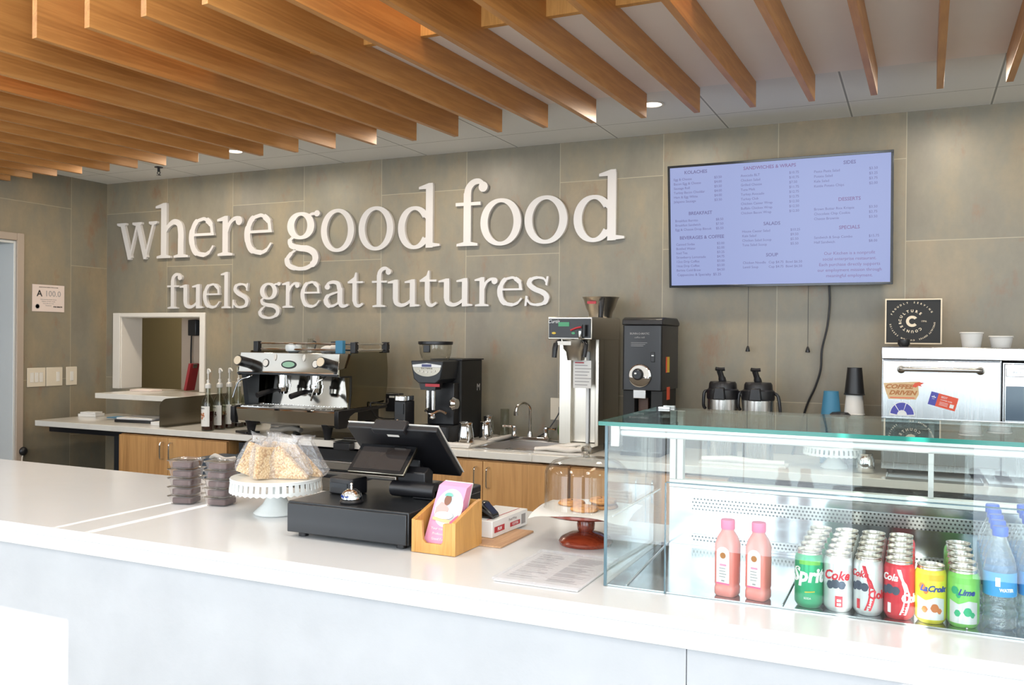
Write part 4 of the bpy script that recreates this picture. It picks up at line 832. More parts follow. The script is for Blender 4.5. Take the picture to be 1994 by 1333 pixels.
tag(B().tube([(-.09, 0, .02), (0, .01, .028), (.09, .0, .026), (.16, .02, .03)], [.018, .026, .026, .02], 12, 4, .6).tube([(-.08, .03, .018), (0, .05, .03), (.1, .04, .045), (.14, .05, .05)], [.014, .02, .02, .012], 12, 4, .6).box(-.09, .17, -.02, .08, 0, .012).build('towel', M['cloth'], loc=(3.88, -.60, ZW+.001)), 'folded white towel at the foot of the tall brewer', 'towel')

# ------------------------------------------------------------------ bulk grinder
t = thing('bulk_coffee_grinder', 'tall black bulk coffee grinder with round dial', 'coffee grinder', (4.205, -.45, ZW+.001))
B().rbox(.0, .205, .0, .34, .33, .66, .012).build('upper_housing', M['black'], t, bevel=.003)
B().rbox(.008, .197, .12, .33, 0, .33, .01).build('lower_housing', M['blackmatte'], t, bevel=.003)
B().box(.0, .06, .02, .12, 0, .329).box(.145, .205, .02, .12, 0, .329).build('side_cheeks', M['blackmatte'], t, bevel=.003)
B().box(0, .205, -.02, .33, 0, .02).build('base', M['blackmatte'], t)
B().prism([(-.006, .661), (.0, .69), (.03, .70), (.30, .70), (.345, .68), (.345, .661)], -.003, .209, 'X').build('lid', M['black'], t, bevel=.006)
dl = B().lathe([(.0, -.016), (.050, -.015), (.058, -.010), (.060, -.001)], (.095, 0, .405), 36, 'Y').build('dial_ring', M['chrome'], t)
B().prism([(.095+.052*cos(radians(a)), .405+.052*sin(radians(a))) for a in range(-5, 186, 10)], -.0185, -.0165, 'Y').build('dial_scale', M['label'], t, smooth=False)
B().lathe([(0, -.034), (.022, -.034), (.028, -.028), (.030, -.019)], (.088, 0, .412), 28, 'Y').build('dial_knob', M['black'], t); B().sphere((.080, -.036, .415), .007, .003, .006).build('knob_glint_cap', M['chrome'], t)
b = B().text('BUNN-O-MATIC', .014, (.09, -.001, .617), ext=.0006, bold=.0003); b.text('coffee mill', .013, (.09, -.001, .598), ext=.0006); 
for i in range(3): b.box(.045, .045+.085-.01*i, -.0016, -.0004, .570-i*.008, .572-i*.008)
b.build('front_lettering', M['greyink'], t, smooth=False)
B().box(.15, .17, -.006, -.001, .475, .525).build('power_switch', M['black'], t, bevel=.002); B().box(.154, .166, -.007, -.006, .505, .510).build('switch_mark', M['cwhite'], t)
B().box(.06, .125, -.004, .02, .29, .333).build('chute_plate', M['steel'], t, bevel=.002)
B().box(.07, .12, .06, .09, .1, .29).build('bag_chute', M['brown'], t)
b = B().box(.2055, .2065, .10, .15, .42, .50); b.build('yellow_sticker', M['yellowp'], t); B().box(.2055, .207, .08, .10, .42, .50).build('orange_sticker', M['vermil'], t); B().box(.2055, .2065, .10, .16, .28, .345).build('orange_sticker', M['vermil'], t)

# ------------------------------------------------------------------ airpots
def airpot(x, lab):
    t = thing('airpot', lab, 'airpot', (x, -.40, ZW+.001), group='steel airpots')
    B().lathe([(.070, 0), (.073, .01), (.073, .32)], n=32).build('body', M['steelv'], t)
    B().lathe([(.076, .30), (.078, .31), (.076, .345), (.068, .352), (.066, .375), (.060, .385), (.0, .388)], n=32).build('shoulder', M['black'], t)
    B().prism([(-.03, .30), (.03, .30), (.022, .36), (-.022, .36)], -.098, -.06, 'Y').build('spout', M['black'], t, bevel=.005)
    B().tube([(0, .0, .385), (-.006, -.01, .41), (-.014, -.02, .44)], [.018, .014, .014], 10, 3).tube([(-.03, -.03, .448), (-.01, -.02, .445), (.012, -.015, .447)], .009, 8, 3).build('pump_lever', M['black'], t)
    B().tube([(-.07, 0, .335), (-.088, -.01, .33), (-.092, -.01, .27), (-.085, 0, .25)], .008, 8, 4).tube([(.07, 0, .335), (.095, -.01, .32), (.105, -.01, .25), (.10, 0, .225)], .008, 8, 4).build('carry_handle', M['black'], t)
airpot(4.705, 'left one of two steel airpots with black pump tops'); airpot(4.875, 'right one of two steel airpots with black pump tops')

# ------------------------------------------------------------------ cup stacks
def cup_mesh(nm, mt, r0_, r1_, h, wall=.0015, rollm=None):
    return B().lathe([(r1_+.0025, 0), (r1_+.003, .004), (r1_, .006), (r0_, h), (0, h), (0, h-.004), (r0_-wall, h-.004), (r1_-wall, .006), (r1_-wall, 0)], n=26, close=False)
def stack(base, n, step, lab1, labs, grp):
    for i in range(1, n): dup(base, (base.location.x, base.location.y, base.location.z+step*i), labs(i), group=grp)
bl = tag(cup_mesh('c', 0, .034, .047, .13).build('paper_cup', M['bluecup'], loc=(5.195, -.25, ZW+.001)), 'blue paper cup upturned at the bottom of the blue stack', 'cup', 'blue paper cups in a stack')
stack(bl, 15, .0155, '', lambda i: 'blue paper cup upturned on top of the blue stack' if i == 14 else 'blue paper cup upturned, %s from the bottom of the blue stack' % ORD[i], 'blue paper cups in a stack')
wc = tag(cup_mesh('c', 0, .034, .046, .13).build('paper_cup', M['papercup'], loc=(5.30, -.25, ZW+.001)), 'white paper cup upturned at the bottom of the white stack', 'cup', 'white paper cups in a stack')
stack(wc, 19, .0132, '', lambda i: 'white paper cup upturned, %s from the bottom of the white stack' % ORD[i] if i < 18 else 'white paper cup upturned directly under the black cup', 'white paper cups in a stack')
tag(cup_mesh('c', 0, .033, .045, .13).build('paper_cup', M['black'], loc=(5.30, -.25, ZW+.001+.0132*19+.082)), 'tall black paper cup upturned on top of the white cup stack', 'cup')
t = thing('lidded_canister', 'low canister with a black domed lid between the blue and white cups', 'canister', (5.245, -.36, ZW+.001)); B().cyl((0, 0, 0), .038, .235, 24).build('body', M['steelv'], t); B().lathe([(.045, .236), (.047, .244), (.036, .254), (0, .258)], n=24).build('lid', M['black'], t)

# back cake stand, towels, pot
def cake_stand(t, R_, h, br_, slots=40):
    B().lathe([(br_, 0), (br_+.003, .004), (br_*.92, .012), (br_*.62, .03), (br_*.42, h*.5), (br_*.36, h-.03), (br_*.6, h-.006), (br_*.6, h-.002)], n=36).build('pedestal', M['ceramic'], t)
    b = B(); n = slots; rin = R_-.004; b.lathe([(0, h), (R_, h), (R_+.002, h+.004), (R_, h+.007), (0, h+.006)], n=48, close=False)
    z1 = h-.001; z0 = h-.028
    for k in range(n):
        a = 2*pi*k/n; w_ = pi/n*.62
        vs = []
        for (r, z) in ((R_, z1), (R_+.003, z0)):
            for aa in (a-w_, a+w_): vs += [(r*cos(aa), r*sin(aa), z), ((r-.004)*cos(aa), (r-.004)*sin(aa), z)]
        b.add(vs, [(0, 2, 6, 4), (1, 5, 7, 3), (0, 4, 5, 1), (2, 3, 7, 6), (0, 1, 3, 2), (4, 6, 7, 5)])
    prof = []
    N = n*2; vs = []
    for j in range(N):
        a = 2*pi*j/N; dz = -.006 if j % 2 == 0 else -.001
        for (r, z) in ((R_+.003, z0+.003), (R_+.0035, z0+dz-.004), (R_-.002, z0+dz-.004), (R_-.002, z0+.003)): vs.append((r*cos(a), r*sin(a), z))
    fs = []
    for j in range(N):
        q = (j+1) % N
        for k in range(4): fs.append((j*4+k, q*4+k, q*4+(k+1) % 4, j*4+(k+1) % 4))
    b.add(vs, fs); b.lathe([(R_-.001, h-.003), (R_+.002, h-.003), (R_+.001, h+.002)], n=48)
    b.build('openwork_plate', M['ceramic'], t)
t = thing('cake_stand', 'white openwork cake stand on the back worktop seen through the case', 'cake stand', (5.225, -.42, ZW+.001)); cake_stand(t, .135, .098, .062)
tag(B().tube([(-.18, 0, .02), (-.05, .01, .026), (.08, 0, .02), (.2, .01, .022)], [.02, .024, .022, .018], 12, 4, .7).box(-.19, .21, -.02, .10, 0, .012).build('folded_towel', M['cloth'], loc=(4.82, -.56, ZW+.001)), 'long folded white towel on the worktop in front of the airpots', 'towel')
t = thing('steel_pot', 'small shiny steel pot on the worktop left of the oven', 'pot', (5.365, -.50, ZW+.001)); B().lathe([(0, .001), (.035, 0), (.04, .01), (.038, .06), (.03, .075), (.033, .085)], n=24).build('body', M['chrome'], t)

# ------------------------------------------------------------------ ovens
t = thing('warming_oven', 'large stainless oven with long bar handle and stickers on its door', 'oven', (5.428, -.50, ZW+.02))
B().box(0, .472, .02, .48, .0, .525).build('body', M['ovensteel'], t, bevel=.002)
B().box(-.002, .90, -.0, .48, .492, .546).build('top_hood', M['ovensteel'], t, bevel=.004)
B().box(.004, .468, .0, .019, .03, .486).build('door', M['ovensteel'], t, bevel=.003)
B().box(.005, .467, .004, .02, .488, .4915).build('dark_gap', M['black'], t)
B().tube([(.085, -.0, .447), (.078, -.04, .45), (.09, -.055, .45), (.12, -.057, .45), (.35, -.057, .45), (.38, -.055, .45), (.392, -.04, .45), (.385, 0, .447)], .010, 12, 5).build('bar_handle', M['steel'], t)
for x in (.08, .39): B().lathe([(.017, -.001), (.017, -.014), (.0, -.018)], (x, 0, .447), 18, 'Y').build('handle_mount', M['guard'], t)
B().tube([(.085, -.0, .19), (.09, -.05, .19), (.38, -.05, .19), (.385, 0, .19)], .006, 10, 4).build('lower_bar', M['steel'], t)
for x in (.04, .43): B().cyl((x, .06, -.02), .018, .02, 14).cyl((x, .42, -.02), .018, .02, 14).build('foot', M['black'], t)
k = B().prism([(.018, .345), (.008, .385), (.155, .395), (.165, .385), (.150, .375), (.152, .338), (.14, .315), (.03, .315)], -.0016, -.0004, 'Y').build('coffee_sticker', M['gold'], t, smooth=False)
b = B().text('COFFEE', .026, (.070, -.0019, .370), ext=.0003, bold=.0012, shear=.35, sx=1.25); b.text('DRIVEN', .026, (.085, -.0019, .343), ext=.0003, bold=.0012, shear=.35, sx=1.2); b.build('sticker_lettering', M['ginger'], k, smooth=False)
b = B().prism([(.125, .372), (.135, .388), (.152, .392), (.172, .389), (.158, .380), (.165, .374), (.148, .376), (.14, .368)], -.0024, -.0017, 'Y').box(.035, .135, -.0022, -.0017, .320, .3235); b.build('sticker_flame', M['vermil'], k, smooth=False)
k = B().prism([(.085+.052*cos(radians(a)), .243+.060*sin(radians(a))) for a in range(0, 181, 9)], -.0014, -.0004, 'Y').build('half_round_sticker', M['cwhite'], t, smooth=False)
b = B()
for a0, a1 in ((4, 68), (72, 125), (129, 176)):
    b.prism([(.085+.048*cos(radians(a)), .245+.055*sin(radians(a))) for a in range(a0, a1+1, 4)]+[(.085+.020*cos(radians(a)), .245+.022*sin(radians(a))) for a in range(a1, a0-1, -4)], -.0019, -.0015, 'Y')
b.build('sticker_arc', M['indigo'], k, smooth=False)
from mathutils import Euler
b = B(); b.at((.248, -.001, .312), (0, radians(15), 0)).box(-.055, .055, -.0006, .0004, -.029, .029); k = b.build('business_card', M['vermil'], t, smooth=False)
B().at((.248, -.001, .312), (0, radians(15), 0)).box(-.055, -.025, -.0013, -.0007, -.029, .029).build('card_blue_end', M['indigo'], k, smooth=False)
b = B().at((.248, -.001, .312), (0, radians(15), 0)); b.text('*', .04, (-.04, -.0015, -.004), ext=.0002, bold=.001); b.text('BEST', .012, (-.012, -.0012, .016), align='LEFT', ext=.0003); b.text('COFFEE EVER', .008, (-.012, -.0012, .004), align='LEFT', ext=.0003)
for i in range(3): b.box(-.012, .022, -.0012, -.0007, -.007-i*.006, -.0055-i*.006)
b.box(.030, .046, -.0014, -.0007, -.020, -.004); b.build('card_print', M['cwhite'], k, smooth=False)
t = thing('microwave_oven', 'stainless microwave with bluish window at the right edge of the picture', 'microwave', (5.903, -.495, ZW+.02))
B().box(0, .45, .01, .45, .0, .485).build('body', M['ovensteel'], t, bevel=.002); B().box(.006, .44, -.004, .009, .10, .48).build('door', M['ovensteel'], t, bevel=.003)
B().box(.012, .16, -.009, -.0045, .425, .462).build('brand_plate', M['ovensteel'], t, bevel=.002); b = B().text('TURBOCHEF', .014, (.02, -.0098, .443), ext=.0003, align='LEFT'); b.build('plate_lettering', M['greyink'], t, smooth=False)
B().box(.012, .40, -.008, -.0045, .24, .385).build('window', pm('blue_grey_window', '#5f7182', .12, var=.05), t, bevel=.002); B().box(.045, .075, -.008, -.0045, .13, .165).build('keypad_button', M['greyink'], t)
# perforated trays under the ovens
def tray(x, lab):
    t = thing('perforated_tray', lab, 'tray', (x, -.66, ZW+.001)); B().box(.0, .36, .0, .15, 0, .004).build('perforated_sheet', M['perf'], t); B().box(-.006, .366, -.006, -.001, 0, .010).box(-.006, -.001, -.001, .15, 0, .010).box(.361, .366, -.001, .15, 0, .010).build('rim', M['steel'], t)
tray(5.46, 'perforated steel drip tray in front of the oven'); tray(5.85, 'perforated steel drip tray in front of the microwave')
# sign, cups and knob on the oven
OZ = ZW+.02+.5465
t = thing('coffee_sign', 'square black sign with cream letter C and ring of lettering on the oven', 'sign', (5.430, -.20, OZ+.012)); t.rotation_euler.x = radians(-3)
S_ = .245; B().box(0, S_, 0, .012, 0, .215).build('panel', M['blackmatte'], t, smooth=False)
b = B(); 
for x0, x1, z0_, z1_ in ((0, S_, 0, .006), (0, S_, .209, .215), (0, .006, .006, .209), (S_-.006, S_, .006, .209)): b.box(x0, x1, -.004, -.0002, z0_, z1_)
b.build('frame', M['cream'], t)
cx, cz = .118, .108
b = B(); gl = []; b.prism([(cx+.0265*cos(radians(a)), cz+.0265*sin(radians(a))) for a in range(38, 323, 8)]+[(cx+.0135*cos(radians(a)), cz+.0135*sin(radians(a))) for a in range(322, 37, -8)], -.0012, -.0002, 'Y'); b.build('letter_c', M['cream'], t, smooth=False)
b = B()
def ringtext(b, s_, r, a0, a1, size, out=True, bold=.0003):
    n = len(s_)
    for i, ch in enumerate(s_):
        if ch == ' ': continue
        a = radians(a0+(a1-a0)*i/(n-1)); T = Matrix.Translation((cx+r*cos(a)*1.04, -.0008, cz+r*sin(a)*.97)) @ Matrix.Rotation(-(a-pi/2)-(0 if out else pi), 4, 'Y')
        b.M = T; b.text(ch, size, (0, 0, 0), ext=.0003, bold=bold); b.M = Matrix()
ringtext(b, 'CULTURE', .050, 175, 48, .0165, True, .0006); ringtext(b, 'COUNTER', .050, 312, 190, .0165, True, .0006)
ringtext(b, 'PROUDLY SERVING', .092, 158, 30, .0115); ringtext(b, 'SPECIALTY COFFEE', .092, -4, -70, .0095); ringtext(b, 'CUSTOM SERVICE', .092, -85, -170, .010)
b.text('1996', .0125, (.168, -.0008, cz), ext=.0003); b.build('sign_lettering', M['cream'], t, smooth=False)
tag(B().lathe([(.018, 0), (.026, .012), (.026, .030), (.022, .034), (0, .035)], n=20).build('black_puck', M['black'], loc=(5.515, -.34, OZ+.0005)), 'small black round weight in front of the square sign', 'weight')
def tub(x, y, r, h, lab):
    b = B().lathe([(0, 0), (r*.80, 0), (r*.98, h-.006), (r*1.05, h-.004), (r*1.05, h+.001), (r*.99, h+.002), (r*.95, h-.004), (r*.77, .004), (0, .004)], n=32, close=False)
    return tag(b.build('paper_tub', M['papercup'], loc=(x, y, OZ+.0005)), lab, 'paper cup', 'white paper tubs on the oven')
tub(5.79, -.36, .046, .066, 'taller white paper soup tub on the oven, nearer the sign'); tub(5.905, -.36, .047, .050, 'shorter white paper tub on the oven at the right')
# waste bin behind the service counter
t = thing('waste_bin', 'slate blue bin with white liner behind the counter, in front of the cabinets', 'bin', (1.80, -.92, 0)); b = B().rbox(0, .22, 0, .22, 0, .80, .03); b.build('body', M['bin'], t, bevel=.004)
B().tube([(.10, .02, .80), (.15, .0, .82), (.20, .02, .80), (.22, .08, .80)], .013, 8, 4).build('liner', M['cloth'], t)
# ================================================================== THINGS ON THE SERVICE COUNTER
# tubs of brownies
cl = thing('brownie_tub', 'clear plastic tub of dark brownie, bottom of the left stack', 'food container', (3.385, -2.575, ZK+.001), group='clear tubs of brownies')
def tubmesh():
    b = B(); w0, w1, h = .038, .047, .0285
    def rr(w_, z): return [(sx*w_+(0), sy*w_, z) for sx, sy in ((-1, -1), (1, -1), (1, 1), (-1, 1))]
    def rrr(w_, z, c=.012):
        o = []
        for cx_, cy_, a0 in ((w_-c, w_-c, 0), (-w_+c, w_-c, 90), (-w_+c, -w_+c, 180), (w_-c, -w_+c, 270)):
            for i in range(4): a = radians(a0+30*i); o.append((cx_+c*cos(a), cy_+c*sin(a), z))
        return o
    L_ = [rrr(w0, 0), rrr(w1-.004, h-.004), rrr(w1, h-.004), rrr(w1+.001, h-.001), rrr(w1-.008, h), rrr(w1-.012, h-.003)]; n = 16
    vs = [v for l in L_ for v in l]; fs = [(j*n+i, j*n+(i+1) % n, (j+1)*n+(i+1) % n, (j+1)*n+i) for j in range(len(L_)-1) for i in range(n)]; fs += [tuple(range(n))[::-1], tuple((len(L_)-1)*n+i for i in range(n))]
    b.add(vs, fs); return b
tubmesh().build('tub', M['clam'], cl, ang=50); B().rbox(-.034, .034, -.034, .034, .002, .020, .008).build('brownie', M['chocolate'], cl, bevel=.003)
cl.rotation_euler.z = .25
wds = ['bottom', 'second lowest', 'middle', 'second highest', 'top']
for i in range(1, 5): dup(cl, (3.385+random.uniform(-.002, .002), -2.575, ZK+.001+.0292*i), 'clear plastic tub of dark brownie, %s of the left stack' % wds[i], .25+random.uniform(-.06, .06))
for i in range(5): dup(cl, (3.510+random.uniform(-.002, .002), -2.545, ZK+.001+.0292*i), 'clear plastic tub of dark brownie, %s of the right stack' % wds[i], .15+random.uniform(-.06, .06))
# white cake stand with cereal bars in bags
t = thing('cake_stand', 'white openwork cake stand piled with bagged cereal bars', 'cake stand', (3.760, -2.58, ZK+.001)); cake_stand(t, .138, .108, .066, 44)
sz = ZK+.001+.108+.0075
def bar(x, y, rz, tx, ty, w_, h_, d_, lab, poly=None):
    t = thing('cereal_bar', lab, 'cereal bar', (x, y, sz), rz, 'bagged puffed rice bars')
    b = B().at((0, 0, 0), (tx, ty, 0)); P = poly or [(-w_/2, 0), (w_/2, 0), (w_/2, h_), (-w_/2, h_)]; b.prism(P, -d_/2, d_/2, 'Y')
    o = b.build('bar', M['granola'], t, bevel=.004, smooth=False)
    b = B().at((0, 0, 0), (tx, ty, 0)); m_ = .008; x0 = min(p[0] for p in P)-m_; x1 = max(p[0] for p in P)+m_; h1 = max(p[1] for p in P)
    # crinkled sleeve with a flared open end
    rings = []; rnd = random.Random(int(x*1e4)+int(y*1e3)); n = 16
    for j, (zz, k) in enumerate(((.001, .9), (.02, 1.05), (h1*.5, 1.08), (h1*.9, 1.0), (h1+.012, .75), (h1+.022, .85), (h1+.030, 1.0))):
        sq = max(.12, 1-max(0, zz-h1)*22); cxm = (x0+x1)/2; hw_ = (x1-x0)/2*k
        if poly and zz > h1*.3: cxm = sum(p[0] for p in P)/len(P)+.0; hw_ *= (1-.45*min(1, zz/h1))
        r_ = []
        for i in range(n):
            a = 2*pi*i/n; ca, sa = cos(a), sin(a); q = max(abs(ca), abs(sa))
            r_.append((cxm+hw_*ca/q*(1+rnd.uniform(-.06, .06)), (d_/2+.007)*sq*sa/q*(1+rnd.uniform(-.15, .15)), zz+rnd.uniform(-.004, .004)*(j > 3)))
        rings.append(r_)
    vs = [v for r_ in rings for v in r_]; k = len(rings); b.add(vs, [(j*n+i, j*n+(i+1) % n, (j+1)*n+(i+1) % n, (j+1)*n+i) for j in range(k-1) for i in range(n)])
    b.build('plastic_bag', M['bag'], t, ang=25)
TRI = [(-.062, 0), (.062, 0), (.056, .012), (-.030, .098), (-.045, .096)]
bar(3.676, -2.61, .75, 0, .42, .085, .098, .022, 'bagged cereal bar leaning right at the left of the cake stand')
bar(3.668, -2.53, .6, 0, .45, .085, .09, .022, 'bagged cereal bar behind the leftmost one on the stand')
bar(3.765, -2.640, 1.25, 0, .10, .070, .096, .024, 'narrow upright bagged cereal bar at the front centre of the stand')
bar(3.75, -2.55, .3, 0, .15, .08, .10, .022, 'bagged cereal bar standing at the rear centre of the stand')
bar(3.827, -2.60, .30, 0, 0, 0, 0, .024, 'wide triangular bagged cereal bar at the front right of the stand', TRI)
bar(3.835, -2.54, .25, 0, .0, 0, 0, .024, 'bagged cereal bar behind the wide triangular one on the right', TRI)

# cash drawer
DX0, DX1, DY0, DY1, DZ = 3.996, 4.384, -2.820, -2.40, 1.049
t = thing('cash_drawer', 'black metal cash drawer under the card terminal and bell', 'cash drawer', (DX0, DY0, ZK+.001))
B().box(0, DX1-DX0, .006, DY1-DY0, .012, DZ-ZK-.001).build('body', M['drawer'], t, bevel=.003); B().box(.003, DX1-DX0-.003, -.002, .0055, .014, DZ-ZK-.006).build('drawer_front', M['drawer'], t, bevel=.002)
for x in (.035, DX1-DX0-.035):
    for y in (.03, .38): B().cyl((x, y, 0), .014, .012, 16).build('foot', M['black'], t)
# point of sale
t = thing('pos_terminal', 'black point of sale terminal with tilted staff monitor on the cash drawer', 'cash register', (4.294, -2.475, DZ-.004+.005))
B().rbox(-.11, .12, -.07, .03, 0, .022, .02).build('base', M['black'], t, bevel=.004)
B().prism([(-.05, .022), (.0, .022), (-.01, .13), (-.05, .13)], -.12, -.05, 'X').build('stand_arm', M['black'], t, bevel=.004)
ang = atan2(.145, .155)                                # tilt of the monitor plane
b = B().at((-.088, -.070, .124), (radians(46), 0, 0)); W2, H2 = .151, .105
k = b.prism([(-W2+.0, -H2), (W2-.0, -H2), (W2, -H2+.01), (W2, H2), (-W2, H2), (-W2, -H2+.01)], -.010, .008, 'Y').build('monitor_shell', M['black'], t, bevel=.004)
B().at((-.088, -.070, .124), (radians(46), 0, 0)).box(-W2-.0015, W2+.0015, .0082, .0105, -H2-.002, H2+.002).build('monitor_bezel', M['whiteplastic'], t)
B().at((-.088, -.070, .124), (radians(46), 0, 0)).box(-.055, .055, -.022, .016, H2-.012, H2+.012).build('camera_housing', M['black'], t, bevel=.004)
B().at((-.088, -.070, .124), (radians(46), 0, 0)).box(-.020, .018, -.0125, -.0105, H2-.032, H2-.020).build('white_label', M['label'], t)
t = thing('customer_display', 'small tablet display on a black cylinder hinge facing the customer', 'tablet', (4.19, -2.63, DZ+.001))
b = B().at((-.006, -.0, .100), (radians(-47), 0, 0)); b.box(-.094, .094, -.006, .006, -.052, .052).build('tablet_frame', M['guard'], t, bevel=.004)
B().at((-.006, -.0, .100), (radians(-47), 0, 0)).box(-.092, .092, -.0075, -.0062, -.050, .050).build('black_border', M['blackgloss'], t)
B().at((-.006, -.0, .100), (radians(-47), 0, 0)).box(-.080, .080, -.0085, -.0076, -.040, .040).build('screen', pm('tablet_glass', '#2a2523', .05, var=.1), t)
B().tube([(.03, .0, .024), (.17, -.0, .024)], .022, 18, 0).build('hinge_barrel', M['black'], t); B().prism([(.01, .02), (.05, .03), (.055, .07), (.03, .085), (.005, .07)], .04, .13, 'X').build('neck', M['black'], t, bevel=.003)
B().prism([(-.01, .0), (.14, .0), (.16, .012), (.14, .028), (-.01, .028)], .10, .17, 'X').build('rear_foot', M['black'], t, bevel=.003)
t = thing('card_reader', 'small black card reader block left of the bell', 'card reader', (4.03, -2.68, DZ+.001), -.12); B().rbox(0, .09, 0, .075, 0, .048, .012).build('body', M['black'], t, bevel=.005); B().box(.01, .075, -.002, -.0003, .02, .034).build('card_slot', M['dark'], t)
t = thing('service_bell', 'chrome service bell on the cash drawer', 'bell', (4.172, -2.765, DZ+.001))
B().lathe([(.031, 0), (.032, .004), (.028, .010)], n=28).build('base', M['black'], t); B().lathe([(.0285, .012), (.028, .020), (.022, .031), (.012, .037), (0, .0385)], n=28).build('dome', M['chrome'], t); B().cyl((0, 0, .038), .003, .010, 10).sphere((0, 0, .050), .0045).build('button', M['chrome'], t)
B().text('Ring me', .010, (0, 0, .020), -.25, wrap=.0286, shear=.3, bold=.0002).build('lettering', M['navy'], t, smooth=False)

# brochure holder
t = thing('brochure_holder', 'bamboo brochure holder with notched front', 'holder', (4.393, -2.815, ZK+.001))
W3, D3 = .128, .150; side = [(0, 0), (D3, 0), (D3, .122), (.118, .118), (.0, .084)]
B().prism(side, 0, .011, 'X').build('side_panel', M['bamboo'], t, bevel=.001); B().prism(side, W3-.011, W3, 'X').build('side_panel', M['bamboo'], t, bevel=.001)
B().box(.0112, W3-.0112, .010, D3-.001, 0, .012).build('base', M['bamboo'], t); B().box(.0112, W3-.0112, D3-.010, D3-.001, .0121, .12).build('back_panel', M['bamboo'], t)
B().prism([(.0112, 0), (W3-.0112, 0), (W3-.0112, .082), (.092, .079), (.092, .034), (.086, .026), (.042, .026), (.034, .034), (.030, .083), (.0112, .083)], .0, .0098, 'Y').build('front_panel', M['bamboo'], t, bevel=.001)
def brochure(k, lab):
    t = thing('brochure', lab, 'brochure', (4.4565, -2.800+.008*k, ZK+.0135), 0, 'pink brochures in the bamboo holder'); t.rotation_euler = (radians(-29+k*1.0), radians(1.5), 0)
    B().box(-.040, .043, 0, .004, .0, .168).build('leaflet', M['pink'] if k < 6 else M['paper'], t, smooth=False); return t
br0 = brochure(0, 'frontmost pink brochure with oval photo, in the bamboo holder')
def fl(nm, poly, mt, d): B().prism(poly, -d, -d+.0006 if d > .0008 else -.0002, 'Y').build(nm, mt, br0, smooth=False)
ov = lambda cx_, cz_, rx, rz, a0=0, a1=360: [(cx_+rx*cos(radians(a)), cz_+rz*sin(radians(a))) for a in range(a0, a1, 10)]
fl('oval_frame', ov(.006, .108, .040, .052), M['cwhite'], .0008); fl('oval_photo', ov(.004, .112, .036, .044), M['printgrey'], .0016)
fl('printed_shirt', [(-.029, .085), (.004, .082), (.008, .105), (-.004, .118), (-.018, .122), (-.030, .105)], M['salmon'], .0024); fl('printed_face', ov(-.001, .128, .010, .014), M['skin'], .0032)
fl('printed_cap', ov(-.001, .139, .012, .009, 0, 190), M['mint'], .0040); fl('printed_bowl', ov(.0, .086, .026, .010), M['cwhite'], .0048); fl('printed_table', [(-.030, .072), (.02, .066), (.028, .075), (-.032, .080)], M['gold'], .0032)
fl('rose_shape', [(.0425, .058), (.0425, .092), (.036, .086), (.022, .070), (.022, .062)], M['magenta'], .0056)
b = B(); 
for i, s_ in enumerate(('Your search for', 'Professional', 'Good Food')): b.text(s_, .0095, (.002, -.0009, .050-.0135*i), ext=.0003)
b.build('white_lettering', M['cwhite'], br0, smooth=False)
for k in range(1, 7): brochure(k, 'pink brochure, %s behind the frontmost in the bamboo holder' % ORD[k-1])

# box with black holder, thin wooden board
tag(B().at((0, 0, 0), (0, 0, 0)).rbox(-.115, .0, -.005, .215, 0, .004, .006).build('thin_board', M['board'], loc=(4.585, -2.675, ZK+.0008)), 'thin pale wooden board on the counter beneath the glove box', 'board')
t = thing('wrap_box', 'white carton with red print behind the brochure holder', 'box', (4.415, -2.60, ZK+.0055), -.05)
B().box(0, .108, 0, .215, 0, .046).build('carton', M['cwhite'], t, bevel=.0015)
b = B().box(.020, .060, -.001, -.0002, .010, .026).box(.1082, .109, .012, .070, .012, .028).box(.1082, .109, .105, .165, .012, .024).box(.085, .087, .01, .205, .0462, .0468); b.build('red_print', M['redp'], t)
b = B().text('FILM', .012, (.1093, .041, .020), RX, ext=.0002, bold=.0003); b.text('CUTTER', .010, (.1093, .135, .018), RX, ext=.0002); b.build('white_letters', M['cwhite'], t, smooth=False)
b = B().text('Food Wrap', .010, (.109, .12, .034), RX, ext=.0002); b.box(.1082, .1088, .175, .200, .008, .036); b.build('grey_print', M['greyink'], t, smooth=False)
t = thing('tape_dispenser', 'black plastic clip holder lying on the white carton', 'dispenser', (4.468, -2.555, ZK+.052))
B().prism([(-.045, 0), (.045, 0), (.040, .012), (.016, .034), (.010, .042), (-.010, .042), (-.016, .034), (-.040, .012)], -.022, .022, 'Y').build('arched_body', M['blackgloss'], t, bevel=.005)
B().tube([(-.038, -.024, .010), (-.012, -.027, .026), (.015, -.026, .022), (.045, -.024, .004)], .004, 8, 4).build('front_loop', M['black'], t)

# cookie stand with dome
CX, CY = 4.765, -2.525
t = thing('cookie_stand', 'reddish wooden pedestal stand holding paper and cookies', 'cake stand', (CX, CY, ZK+.001))
B().lathe([(.071, 0), (.073, .007), (.068, .016), (.044, .028), (.026, .031), (.020, .034), (.0235, .041), (.0245, .053), (.022, .067), (.019, .071), (.024, .076), (.030, .080)], n=40).build('pedestal', M['redwood'], t)
B().lathe([(.03, .079), (.12, .083), (.130, .088), (.130, .095), (0, .095)], n=48).build('plate', M['redwood'], t)
pz = ZK+.001+.0955
t = thing('parchment_sheet', 'white parchment square on the wooden cookie stand', 'paper', (CX+.005, CY, pz), .12)
b = B(); n = 14; vs = []; 
for j in range(n+1):
    for i in range(n+1):
        u = -.130+.26*i/n; v = -.130+.26*j/n; r_ = hypot(u, v); vs.append((u, v, .0012+max(0, r_-.130)*(-.25+.10*sin(i*.9+j*.6))))
b.add(vs, [(j*(n+1)+i, j*(n+1)+i+1, (j+1)*(n+1)+i+1, (j+1)*(n+1)+i) for j in range(n) for i in range(n)]); b.build('sheet', M['paper'], t)
